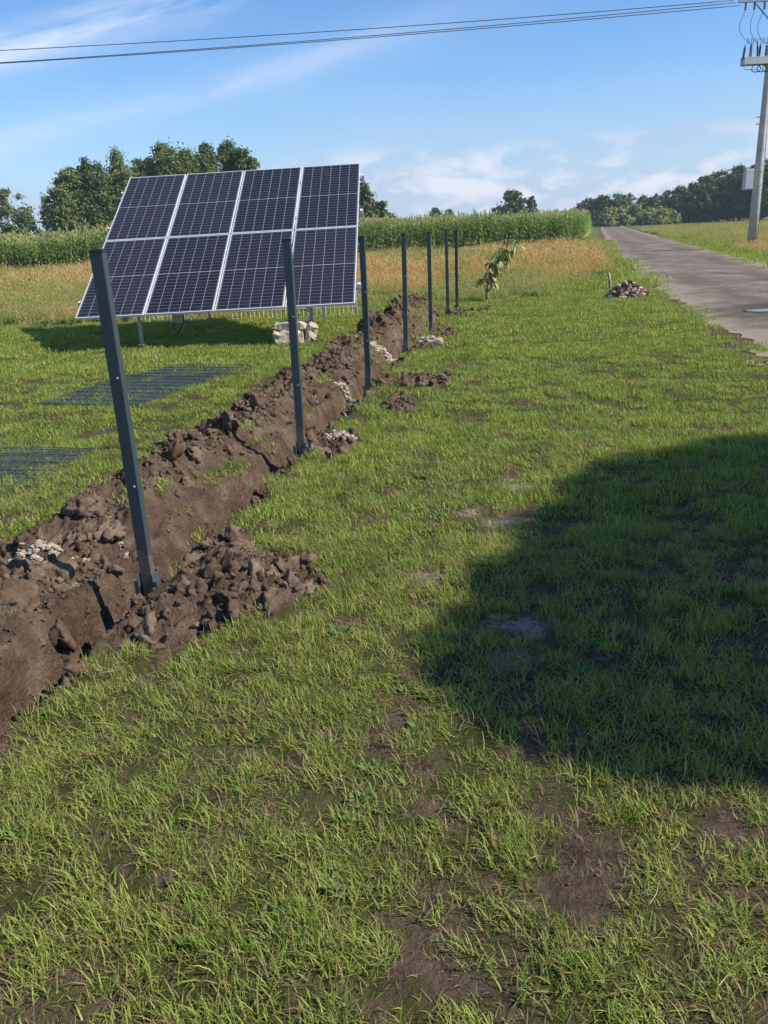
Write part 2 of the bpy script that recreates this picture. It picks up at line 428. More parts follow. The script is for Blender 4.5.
def crown_mat(name, a, bcol):
    return mk_leaf(name, [(0.15, a), (0.85, bcol)], transl=0.22, rough=0.6, spec=0.25, hue_noise=0.15)
M_cr_dark = crown_mat('foliage_dark', (0.075, 0.112, 0.036), (0.145, 0.185, 0.06))
M_cr_mid = crown_mat('foliage_mid', (0.105, 0.145, 0.045), (0.20, 0.235, 0.08))
M_cr_light = crown_mat('foliage_light', (0.20, 0.24, 0.075), (0.34, 0.36, 0.125))
M_cr_far = crown_mat('foliage_far', (0.055, 0.085, 0.045), (0.10, 0.14, 0.07))
M_bark = simple('bark', (0.14, 0.11, 0.085), 0.9, var=0.3, scale=12, bump=0.02)
M_post = simple('anthracite_powder_coat', (0.042, 0.056, 0.066), 0.38, var=0.05, scale=8)
def mud_splash():
    t = NT(M_post.node_tree); b = t.n['Principled BSDF']; src = b.inputs['Base Color'].links[0].from_socket
    tc = t.new('ShaderNodeTexCoord'); sp = t.new('ShaderNodeSeparateXYZ'); t.link(tc.outputs['Object'], sp.inputs[0])
    hgt = t.ramp(sp.outputs[2], [(0.0, 0.62), (0.12, 0.42), (0.45, 0.0)])
    f = t.ramp(t.math('ADD', t.noise(tc.outputs['Object'], 35, 6, 0.7), hgt), [(0.80, 0.0), (0.92, 0.8)])
    t.link(t.mix(f, src, (0.16, 0.115, 0.08)), b.inputs['Base Color'])
    t.link(t.ramp(t.noise(tc.outputs['Object'], 14, 6, 0.7), [(0.3, 0.28), (0.7, 0.5)]), b.inputs['Roughness'])
mud_splash()
M_cap = simple('black_plastic_cap', (0.018, 0.019, 0.02), 0.5, var=0.05)
M_brk = simple('bracket_anthracite', (0.060, 0.085, 0.10), 0.42, var=0.1, scale=20)
M_alu = simple('aluminium_frame', (0.74, 0.75, 0.77), 0.4, metal=0.15, var=0.04)
M_galv = simple('galvanised_steel', (0.38, 0.40, 0.41), 0.45, metal=0.7, var=0.15, scale=15)
M_conc = simple('pole_concrete', (0.47, 0.44, 0.40), 0.85, var=0.12, scale=3, bump=0.01)
M_ins = simple('insulator_brown', (0.055, 0.035, 0.04), 0.25, var=0.1)
M_wire = simple('wire_dark', (0.05, 0.05, 0.06), 0.5, var=0.05)
M_box = simple('grey_cabinet_paint', (0.50, 0.51, 0.50), 0.5, var=0.05)
M_meshw = simple('fence_mesh_anthracite', (0.045, 0.06, 0.068), 0.4, var=0.1)
M_crumb = simple('dried_concrete', (0.38, 0.31, 0.235), 0.95, var=0.22, scale=18, bump=0.02)
M_stone = simple('pale_limestone', (0.46, 0.37, 0.27), 0.9, var=0.25, scale=9, bump=0.02)
M_straw = simple('dry_straw', (0.42, 0.34, 0.19), 0.8, var=0.2)
def mk_clod():
    m, t, b = mat('soil_clod')
    tc = t.new('ShaderNodeNewGeometry'); c = soil_color(t, tc.outputs['Position'])
    t.link(c, b.inputs['Base Color']); b.inputs['Roughness'].default_value = 0.95
    b.inputs['Specular IOR Level'].default_value = 0.06
    t.link(t.bump(t.noise(tc.outputs['Position'], 70, 6, 0.7), 0.7, 0.012), b.inputs['Normal'])
    return m
M_clod = mk_clod()

# ------------------------------------------------------------------ ground sheet
SH = DR[0]/DR[1]
def build_ground():
    ys = [-400, -200, -100, -50, -25, -12, -6, -3, -1.5, -0.6, 0.0, 0.35]
    y = 0.6
    while y < 20: ys.append(y); y += max(0.016, 0.0042*y)
    while y < 40: ys.append(y); y += 0.35
    while y < 6000: ys.append(y); y *= 1.12
    us = []
    # u = x - SH*(y - P0y) ; trench axis at u = -1.15
    u = -1.15
    fine = np.arange(-1.15-1.9, -1.15+1.05, 0.0135)
    left = [fine[0]]; s_ = 0.02
    while left[-1] > -9: left.append(left[-1]-s_); s_ = min(s_*1.04, 0.09)
    while left[-1] > -6000: left.append(left[-1]-s_); s_ *= 1.25
    right = [fine[-1]]; s_ = 0.02
    while right[-1] < 6: right.append(right[-1]+s_); s_ = min(s_*1.02, 0.045)
    while right[-1] < 6000: right.append(right[-1]+s_); s_ *= 1.22
    us = np.array(left[::-1][:-1]+list(fine)+right[1:]); ys = np.array(ys)
    U, Y = np.meshgrid(us, ys); X = U + SH*(Y-P0[1])
    Z = height(X, Y)
    n, k = U.shape
    V = np.stack([X, Y, Z], -1).reshape(-1, 3)
    ii = np.arange(n-1)[:, None]*k+np.arange(k-1)[None, :]; ii = ii.ravel()
    Fq = np.stack([ii, ii+1, ii+k+1, ii+k], 1)
    x, y = V[:, 0], V[:, 1]
    s, t = st(x, y)
    near = (s > -8) & (s < 17) & (t > -3.2) & (t < 2.5)
    m = np.zeros((len(V), 4)); m[:, 3] = 1
    m[:, 0] = np.where(near, soilmask(x, y), 0); m[:, 1] = bald(x, y); m[:, 2] = meadowmask(x, y)
    m2 = np.zeros((len(V), 4)); m2[:, 3] = 1; m2[:, 0] = sandmask(x, y)
    me = npmesh('ground', V, Fq, M_ground, smooth=True, colattr={'mask': m, 'mask2': m2})
    o = link('ground', me); tag(o, kind='structure')
build_ground()

# ------------------------------------------------------------------ road
def mk_road():
    m, t, b = mat('worn_asphalt')
    g = t.new('ShaderNodeNewGeometry'); pos = g.outputs['Position']
    at = t.attr('mask'); sp = t.new('ShaderNodeSeparateColor'); t.link(at.outputs['Color'], sp.inputs[0])
    n1 = t.noise(pos, 0.55, 9, 0.72, 0.6); n2 = t.noise(pos, 22, 6, 0.8); n3 = t.noise(pos, 3.2, 6, 0.6)
    c = t.ramp(n1, [(0.32, (0.125, 0.096, 0.072)), (0.5, (0.215, 0.175, 0.138)), (0.66, (0.33, 0.275, 0.22))])
    c = t.mix(0.8, c, t.ramp(n2, [(0.35, (0.45,)*3), (0.62, (1.2,)*3)]), 'MULTIPLY')
    c = t.mix(t.ramp(n3, [(0.53, 0.0), (0.64, 0.7)]), c, (0.11, 0.088, 0.068))
    edge = sp.outputs[0]; wet = sp.outputs[1]; trk = sp.outputs[2]
    c = t.mix(t.math('MULTIPLY', trk, 0.5), c, (0.10, 0.08, 0.062))
    gr = t.mix(n2, (0.20, 0.15, 0.11), (0.40, 0.34, 0.27))
    c = t.mix(edge, c, gr)
    c = t.mix(t.math('MULTIPLY', wet, 0.75), c, (0.075, 0.055, 0.042))
    t.link(c, b.inputs['Base Color']); b.inputs['Roughness'].default_value = 0.9
    b.inputs['Specular IOR Level'].default_value = 0.04
    t.link(t.bump(t.math('ADD', n2, t.math('MULTIPLY', n3, 2.0)), 0.5, 0.02), b.inputs['Normal'])
    return m
PUD = gp(757, 312.5)
def build_road():
    ys = []; y = -60.0
    while y < 2: ys.append(y); y += 2
    while y < 40: ys.append(y); y += 0.10
    while y < 265: ys.append(y); y += max(0.4, y*0.01)
    ys = np.array(ys); K = 46
    l, r = roadx(ys)
    l = l + 0.8*(fbm(ys*0.9, ys*0, 91, 4)-0.5)+0.25*(fbm(ys*5, ys*0, 92, 2)-0.5); r = r + 0.6*(fbm(ys*0.8, ys*0, 93, 4)-0.5)
    w = np.linspace(0, 1, K)[None, :]
    X = l[:, None]*(1-w)+r[:, None]*w; Y = np.repeat(ys[:, None], K, 1)
    e = np.minimum(w, 1-w)*(r-l)[:, None]
    Z = 0.004+0.03*sstep(0, 0.5, e)+0.02*(fbm(X*1.5, Y*1.5, 95, 3)-0.5)*sstep(0, .4, e)
    pd = np.sqrt(((X-PUD[0]-0.35)/1.6)**2+((Y-PUD[1])/1.5)**2)
    Z = Z - 0.018*np.exp(-pd**2*1.5)
    V = np.stack([X, Y, Z], -1).reshape(-1, 3); n, k = X.shape
    ii = (np.arange(n-1)[:, None]*k+np.arange(k-1)[None, :]).ravel()
    m = np.zeros((len(V), 4)); m[:, 3] = 1
    m[:, 0] = np.clip(1-sstep(0.1, 0.9, e+0.9*(fbm(X*2, Y*2, 96, 4)-0.5)), 0, 1).ravel()
    m[:, 1] = np.clip(1-sstep(0.5, 1.15, pd+0.7*(fbm(X*2.2, Y*2.2, 97, 4)-0.5)), 0, 1).ravel()
    w2 = np.repeat(w, len(ys), 0); m[:, 2] = ((np.exp(-((w2-0.30)/0.09)**2)+np.exp(-((w2-0.70)/0.09)**2))*sstep(0.35, 0.6, fbm(X*0.9, Y*0.35, 98, 4))).ravel()
    me = npmesh('road', V, np.stack([ii, ii+1, ii+k+1, ii+k], 1), mk_road(), smooth=True, colattr={'mask': m})
    tag(link('road', me), kind='structure')
    # puddle
    mb = MB(); mw, t, b = mat('puddle_water'); b.inputs['Base Color'].default_value = (0.05, 0.045, 0.04, 1)
    b.inputs['Roughness'].default_value = 0.03; b.inputs['Specular IOR Level'].default_value = 0.8
    N = 40; vs = []
    for i in range(N):
        a = 2*math.pi*i/N; rr = 1+0.35*mnoise.noise(Vector((math.cos(a)*1.4, math.sin(a)*1.4, 3)))
        vs.append((PUD[0]+0.30+math.cos(a)*rr*0.55, PUD[1]+math.sin(a)*rr*0.22, 0.034))
    mb.add(vs, [tuple(range(N))])
    tag(mb.build('puddle', mw), kind='structure')
build_road()

# ------------------------------------------------------------------ blade meshes
def blades(N, R, L0, L1, w0, w1, seg=2, lean=0.9, dry=0.08, seed=0, upright=0.3, curl=1.0, gauss=False):
    g = np.random.default_rng(seed)
    if gauss: bx = g.normal(0, R*0.45, N); by = g.normal(0, R*0.45, N)
    else:
        rr = R*np.sqrt(g.random(N)); aa = g.random(N)*2*np.pi; bx = rr*np.cos(aa); by = rr*np.sin(aa)
    L = L0+(L1-L0)*g.random(N)**1.3; W = (w0+(w1-w0)*g.random(N))/2
    az = g.random(N)*2*np.pi; le = upright+lean*g.random(N); cu = curl*(0.3+0.7*g.random(N))
    isd = (g.random(N) < dry); r = g.random(N)
    px, py, pz = bx.copy(), by.copy(), np.full(N, -0.008)
    ca, sa = np.cos(az), np.sin(az); tx, ty = -sa, ca
    V = []; C = []
    ws = [1.0, 0.9, 0.6] if seg == 3 else [1.0, 0.75]
    if seg == 1: ws = [1.0]
    th = le*0.5
    for i in range(seg+1):
        f = i/seg
        if i < seg:
            ww = W*ws[i]
            V += [np.stack([px-tx*ww, py-ty*ww, pz], 1), np.stack([px+tx*ww, py+ty*ww, pz], 1)]
            for _ in range(2): C.append(np.stack([r, isd*0.9, np.full(N, f), np.ones(N)], 1))
        else:
            V.append(np.stack([px, py, pz], 1)); C.append(np.stack([r, isd*0.9, np.full(N, f), np.ones(N)], 1))
        st_ = L/seg
        px = px+ca*np.sin(th)*st_; py = py+sa*np.sin(th)*st_; pz = pz+np.cos(th)*st_
        th = th+cu*0.9/seg+le*0.4/seg
        pz = np.maximum(pz, -0.005)
    nv = 2*seg+1
    V = np.stack(V, 1).reshape(-1, 3); C = np.stack(C, 1).reshape(-1, 4)
    b = np.arange(N)*nv; Q = [np.stack([b+2*i, b+2*i+1, b+2*i+3, b+2*i+2], 1) for i in range(seg-1)]
    T = np.stack([b+2*seg-2, b+2*seg-1, b+2*seg], 1)
    return V, C, (np.concatenate(Q) if Q else np.zeros((0, 4), int)), T
def blade_mesh(name, m, *parts):
    Vs, Cs, Qs, Ts = [], [], [], []; o = 0
    for V, C, Q, T in parts:
        Vs.append(V); Cs.append(C)
        if len(Q): Qs.append(Q+o)
        if len(T): Ts.append(T+o)
        o += len(V)
    fl = ([np.concatenate(Qs)] if Qs else [])+([np.concatenate(Ts)] if Ts else [])
    return npmesh(name, np.concatenate(Vs), fl, m, colattr={'vc': np.concatenate(Cs)})

def scatter(name, pts, rot, scl, idx, meshes, label, cat):
    """one object: points that carry instances of the proto meshes"""
    pc = bpy.data.collections.new(name+'_source')
    for i, me in enumerate(meshes):
        o = bpy.data.objects.new('%s_%02d' % (name+'_source', i), me); pc.objects.link(o)
    me = bpy.data.meshes.new(name); me.vertices.add(len(pts)); me.vertices.foreach_set('co', np.asarray(pts, np.float32).ravel())
    a = me.attributes.new('rot', 'FLOAT_VECTOR', 'POINT'); a.data.foreach_set('vector', np.asarray(rot, np.float32).ravel())
    a = me.attributes.new('scl', 'FLOAT_VECTOR', 'POINT'); a.data.foreach_set('vector', np.asarray(scl, np.float32).ravel())
    a = me.attributes.new('idx', 'INT', 'POINT'); a.data.foreach_set('value', np.asarray(idx, np.int32))
    o = link(name, me)
    ng = bpy.data.node_groups.new(name+'_nodes', 'GeometryNodeTree')
    ng.interface.new_socket('Geometry', in_out='INPUT', socket_type='NodeSocketGeometry')
    ng.interface.new_socket('Geometry', in_out='OUTPUT', socket_type='NodeSocketGeometry')
    N = ng.nodes; Lk = ng.links
    gi = N.new('NodeGroupInput'); go = N.new('NodeGroupOutput'); ip = N.new('GeometryNodeInstanceOnPoints')
    ci = N.new('GeometryNodeCollectionInfo'); ci.inputs['Collection'].default_value = pc
    ci.inputs['Separate Children'].default_value = True; ci.inputs['Reset Children'].default_value = True
    def na(nm, ty):
        n = N.new('GeometryNodeInputNamedAttribute'); n.data_type = ty; n.inputs['Name'].default_value = nm; return n.outputs[0]
    Lk.new(gi.outputs[0], ip.inputs['Points']); Lk.new(ci.outputs[0], ip.inputs['Instance'])
    ip.inputs['Pick Instance'].default_value = True
    Lk.new(na('idx', 'INT'), ip.inputs['Instance Index']); Lk.new(na('rot', 'FLOAT_VECTOR'), ip.inputs['Rotation'])
    Lk.new(na('scl', 'FLOAT_VECTOR'), ip.inputs['Scale']); Lk.new(ip.outputs[0], go.inputs[0])
    md = o.modifiers.new('scatter', 'NODES'); md.node_group = ng
    if meshes: me.materials.append(meshes[0].materials[0])
    tag(o, label, cat, kind='stuff')
    return o

# view frustum test in plan, with margin
def infrust(x, y, mg=0.6):
    return (x > -0.50*y-mg-0.25) & (x < 0.50*y+mg+0.25)
def sample(y0, y1, dens, xmin=None, xmax=None, mg=0.6):
    W = 0.5*y1+mg+0.3
    a = -W if xmin is None else xmin; b = W if xmax is None else xmax
    n = int((b-a)*(y1-y0)*dens)
    x = rng.uniform(a, b, n); y = rng.uniform(y0, y1, n)
    k = infrust(x, y, mg); return x[k], y[k]

# ------------------------------------------------------------------ lawn
def build_lawn():
    P, R, S, I = [], [], [], []
    dead = [blade_mesh('lawn_d%d' % i, M_grass, blades(26, 0.07, 0.012, 0.04, 0.0014, 0.003, 2, 0.6, 0.85, 170+i, 1.2, 0.4)) for i in range(3)]
    rose = [blade_mesh('lawn_w%d' % i, M_weed, blades(14, 0.018, 0.02, 0.055, 0.010, 0.018, 3, 0.5, 0.03, 190+i, 0.9, 0.8), blades(10, 0.05, 0.012, 0.03, 0.008, 0.013, 2, 0.4, 0.0, 195+i, 1.1, 0.4)) for i in range(2)]
    near = [blade_mesh('lawn_a%d' % i, M_grass,
                       blades(32, 0.05, 0.018, 0.068, 0.0020, 0.0042, 3, 1.45, 0.16, 100+i, 0.15, 1.3, True),
                       blades(8, 0.07, 0.025, 0.06, 0.0016, 0.003, 2, 1.0, 1.0, 150+i, 1.1, 1.0)) for i in range(5)]
    mid = [blade_mesh('lawn_b%d' % i, M_grass,
                      blades(110, 0.14, 0.025, 0.065, 0.0045, 0.0075, 2, 1.3, 0.12, 200+i, 0.15, 1.1)) for i in range(4)]
    far = [blade_mesh('lawn_c%d' % i, M_grass,
                      blades(190, 0.33, 0.025, 0.06, 0.010, 0.017, 1, 1.1, 0.14, 300+i, 0.15, 0.8)) for i in range(3)]
    def put(x, y, keep, base, cnt, s0, s1, tallv=True):
        x, y = x[keep], y[keep]; z = height(x, y)
        n = len(x)
        P.append(np.stack([x, y, z], 1)); tl = rng.normal(0, 0.10, (n, 2)); R.append(np.stack([tl[:, 0], tl[:, 1], rng.random(n)*6.283], 1))
        s = rng.uniform(s0, s1, n); tall = 0.35+1.2*fbm(x*2.6, y*2.6, 55, 4, 0.65)
        S.append(np.stack([s, s, s*tall], 1)); I.append(base+rng.integers(0, cnt, n))
    def grow(x, y, k=1.0):
        s_, t_ = st(x, y)
        sm = soilmask(x, y)*((s_ > -8) & (s_ < 17) & (t_ > -3.2) & (t_ < 2.5))
        # a few survivors on the spoil
        surv = (fbm(x*3.1, y*3.1, 66, 3) > 0.56)*0.34*(t_ < -0.16)*(np.abs(s_) > 0.5)
        p = (1-sm)*(1-0.86*bald(x, y)) + sm*surv
        p = p*(1-meadowmask(x, y))*(~roadmask(x, y, -0.1))
        clump = -0.45+2.6*fbm(x*8, y*8, 67, 2)
        return rng.random(len(x)) < p*np.clip(clump*k, 0, 1)
    x, y = sample(0.55, 4.2, 620, mg=1.1); put(x, y, grow(x, y)&(rng.random(len(x)) < 1-0.0*y), 0, 5, 0.75, 1.35)
    x, y = sample(3.8, 7.0, 260, mg=1.0); put(x, y, grow(x, y)&(rng.random(len(x)) < 1), 0, 5, 0.9, 1.35)
    x, y = sample(4.2, 11.5, 55, mg=0.8); put(x, y, grow(x, y, 1.3), 5, 4, 0.8, 1.15)
    x, y = sample(0.6, 6.5, 170); k = (rng.random(len(x)) < 0.25+0.6*bald(x, y)) & (~((soilmask(x, y) > 0.4) & (np.abs(st(x, y)[1]) < 2.5))); put(x, y, k, 12, 3, 0.7, 1.4)
    x, y = sample(0.7, 7.5, 16); k = grow(x, y, 1.5) & (fbm(x*1.5, y*1.5, 123, 3) > 0.46); put(x, y, k, 15, 2, 0.7, 1.5)
    x, y = sample(10.5, 21, 24, mg=1.2); put(x, y, grow(x, y, 1.5), 9, 3, 0.8, 1.2)
    # verges of the road
    x, y = sample(20, 70, 5, mg=2); l, r = roadx(y); k = ((x > l-2.0) & (x < l)) | ((x > r) & (x < r+2.2))
    x, y = x[k], y[k]; put(x, y, (~roadmask(x, y, -0.05)), 9, 3, 1.6, 2.8)
    x, y = sample(8.5, 34, 14, mg=2); l, r = roadx(y); e = np.minimum(np.abs(x-l), np.abs(x-r)); k = (e < 0.75) & (fbm(x*1.6, y*1.1, 201, 3) > 0.44+0.1*e); x, y = x[k], y[k]
    put(x, y, np.ones(len(x), bool), 9, 3, 0.5, 1.0)
    # beside the view, for other viewpoints
    n = 5000; x = rng.uniform(-12, 9, n); y = rng.uniform(-3, 12, n); k = ~infrust(x, y, 0.6); x, y = x[k], y[k]
    put(x, y, grow(x, y, 1.5), 9, 3, 0.9, 1.3)
    P_, R_, S_, I_ = map(np.concatenate, (P, R, S, I))
    print('lawn instances', len(P_))
    scatter('lawn_grass', P_, R_, S_, I_, near+mid+far+dead+rose, 'short patchy bright green lawn grass with bare spots', 'grass')
build_lawn()

# ------------------------------------------------------------------ meadow
def meadow_tuft(i, dry, L=0.6, n=60, R=0.28, broad=False):
    parts = [blades(n, R, L*0.35, L, 0.008, 0.014, 2, 0.5, dry, 400+i, 0.05, 0.7)]
    # seed heads: narrow diamonds on thin stems
    g = np.random.default_rng(500+i); k = int(n*0.4)
    V, C, Q, T = blades(k, R, L*0.8, L*1.25, 0.004, 0.006, 2, 0.25, dry, 600+i, 0.03, 0.4)
    parts.append((V, C, Q, T))
    tips = V.reshape(k, 5, 3)[:, 4]
    hv = []; hc = []; hq = []
    for j, p in enumerate(tips):
        a = g.random()*6.28; w = 0.012; h = 0.09
        dx, dy = math.cos(a)*w, math.sin(a)*w
        hv += [(p[0], p[1], p[2]-h*0.5), (p[0]+dx, p[1]+dy, p[2]), (p[0], p[1], p[2]+h*0.5), (p[0]-dx, p[1]-dy, p[2])]
        q = g.random(); dd = 1.0 if g.random() < dry+0.1 else 0.25
        hc += [(q, dd, 1, 1)]*4; hq.append((4*j, 4*j+1, 4*j+2, 4*j+3))
    parts.append((np.array(hv), np.array(hc), np.array(hq), np.zeros((0, 3), int)))
    return blade_mesh('meadow_%d' % i, M_meadow, *parts)
def build_meadow():
    ms = [meadow_tuft(0, 0.05), meadow_tuft(1, 0.16), meadow_tuft(2, 0.45), meadow_tuft(3, 0.75, 0.65)]
    wd = [blade_mesh('weed_%d' % i, M_weed, blades(45, 0.22, 0.15, 0.5, 0.03, 0.06, 3, 0.9, 0.02, 700+i, 0.2, 1.0)) for i in range(2)]
    P, R, S, I = [], [], [], []
    def put(x, y, s0, s1, hs):
        n = len(x); z = height(x, y)
        P.append(np.stack([x, y, z], 1)); R.append(np.stack([rng.normal(0, .06, n), rng.normal(0, .06, n), rng.random(n)*6.283], 1))
        s = rng.uniform(s0, s1, n); S.append(np.stack([s, s, s*hs], 1))
        # dry in drifts
        d = fbm(x*0.32, y*0.22, 88, 4, 0.6); br = np.exp(-((y-30)/9.0)**2)
        v = d+0.10*br+0.10*(rng.random(n)-0.5)-0.10*(y > 42)
        idx = np.where(v > 0.60, 3, np.where(v > 0.52, 2, np.where(v > 0.43, 1, 0)))
        wv = fbm(x*0.9, y*0.9, 99, 3)+0.10*(y < 22)-0.03; idx = np.where((wv > 0.66) & (rng.random(n) < 0.6), 4+rng.integers(0, 2, n), idx)
        I.append(idx)
    def hmap(x, y):
        e = np.interp(y, [17, 21, 26, 34], [0.38, 0.5, 0.65, 0.7]); return e*(0.6+0.8*fbm(x*0.5, y*0.5, 89, 3))
    def lk(x, y): l, r = roadx(y); return (meadowmask(x, y) > rng.random(len(x))) & (x < l-0.8)
    x, y = sample(17, 28, 16, mg=2.5); k = lk(x, y); x, y = x[k], y[k]; put(x, y, 0.6, 1.0, hmap(x, y))
    x, y = sample(27, 46, 7, mg=4); k = lk(x, y); x, y = x[k], y[k]; put(x, y, 0.9, 1.4, hmap(x, y))
    x, y = sample(45, 76, 3, mg=5); k = lk(x, y) & (y < 56+0.32*x+3); x, y = x[k], y[k]; put(x, y, 1.2, 1.8, 0.38*hmap(x, y))
    # field to the right of the road
    def rk(x, y): l, r = roadx(y); return (x > r+1.0)
    x, y = sample(22, 60, 6, mg=5); k = rk(x, y); x, y = x[k], y[k]; put(x, y, 1.0, 1.6, 0.42*hmap(x, y))
    x, y = sample(60, 130, 0.9, mg=5); k = rk(x, y); x, y = x[k], y[k]; put(x, y, 2.2, 3.4, 0.28*hmap(x, y))
    x = rng.uniform(-26, -6, 1200); y = rng.uniform(18.5, 40, 1200); k = ~infrust(x, y, 2); x, y = x[k], y[k]; put(x, y, 1.2, 1.8, 0.7*hmap(x, y))
    P_, R_, S_, I_ = map(np.concatenate, (P, R, S, I)); print('meadow instances', len(P_))
    scatter('meadow_grass', P_, R_, S_, I_, ms+wd, 'tall rough meadow grass with reddish dry seed heads', 'grass')
build_meadow()

# ------------------------------------------------------------------ corn
def corn_plant(i):
    g = np.random.default_rng(800+i); V, C, Q, T = [], [], [], []
    H = 2.3+0.2*g.random(); base = 0
    def quadstrip(pts, ws, side, r, d):
        nonlocal base
        n = len(pts); s = base
        for p, w in zip(pts, ws):
            V.append(p-side*w); V.append(p+side*w); C.append((r, d, 0, 1)); C.append((r, d, 0, 1))
        for j in range(n-1): Q.append((s+2*j, s+2*j+1, s+2*j+3, s+2*j+2))
        base += 2*n
    for a in (0, math.pi/2):
        sd_ = np.array([math.cos(a), math.sin(a), 0]); quadstrip([np.array([0, 0, z]) for z in (0, H*0.5, H*0.95)], [0.016, 0.013, 0.006], sd_, 0.7, 0.15)
    for k in range(13):
        z = 0.25+k*(H-0.45)/12; az = (k % 2)*math.pi+g.normal(0, 0.5); L = 0.75*(0.65+0.5*math.sin(math.pi*min(1, (k+2)/13)))
        ca = np.array([math.cos(az), math.sin(az), 0]); sd_ = np.array([-math.sin(az), math.cos(az), 0])
        th = 0.35+g.random()*0.25; p = np.array([0, 0, z]); pts = []; r = g.random(); dr = 0.0 if k > 1 else 0.7
        for j in range(5):
            pts.append(p.copy()); p = p+(ca*math.sin(th)+np.array([0, 0, 1])*math.cos(th))*L/4; th += 0.5+0.2*g.random()
        quadstrip(pts, [0.02, 0.045, 0.042, 0.028, 0.004], sd_, r, dr)
    for k in range(7):
        az = g.random()*6.28; th = 0.1+0.45*g.random() if k else 0
        ca = np.array([math.cos(az), math.sin(az), 0]); p = np.array([0, 0, H*0.93]); q = p+(ca*math.sin(th)+np.array([0, 0, 1])*math.cos(th))*0.28
        quadstrip([p, q], [0.018, 0.012], np.array([-math.sin(az), math.cos(az), 0]), 0.9, 0.85)
    return npmesh('corn_%d' % i, np.array(V), np.array(Q), M_corn, colattr={'vc': np.array(C)})
def build_corn():
    ms = [corn_plant(i) for i in range(5)]
    A = np.array([-46.0, 47.0]); B = gp(592, 238.5)[:2]; B = np.array([16.6, 70.0]); d = (B-A); Ln = np.linalg.norm(d); d /= Ln; nn = np.array([-d[1], d[0]])
    P = []
    for row in range(26):
        u = np.arange(0, Ln, 0.20 if row < 8 else 0.26); u = u+rng.normal(0, 0.03, len(u))
        off = row*0.72+rng.normal(0, 0.05, len(u))
        p = A+d*u[:, None]+nn*off[:, None]
        # right end follows the road
        l, r = roadx(p[:, 1]); p = p[p[:, 0] < l-1.6]
        P.append(p)
    # flank along the road
    for col in range(7):
        ys = np.arange(70, 112, 0.2); l, r = roadx(ys); x = l-2.0-col*0.75+rng.normal(0, .08, len(ys)); k = (x < B[0]+(ys-70)*0.5+2)
        P.append(np.stack([x, ys], 1)[(ys > 72)])
    P = np.concatenate(P); n = len(P); print('corn', n)
    hh = 0.76+0.34*fbm(P[:, 0]*0.35, P[:, 1]*0.35, 5, 4)+rng.normal(0, 0.075, n)
    scatter('corn_crop', np.column_stack([P, np.full(n, -0.02)]), np.stack([rng.normal(0, .05, n), rng.normal(0, .05, n), rng.random(n)*6.28], 1),
            np.stack([np.full(n, 1.0), np.full(n, 1.0), hh], 1), rng.integers(0, 5, n), ms, 'field of tall green corn with pale tassels', 'corn')
build_corn()

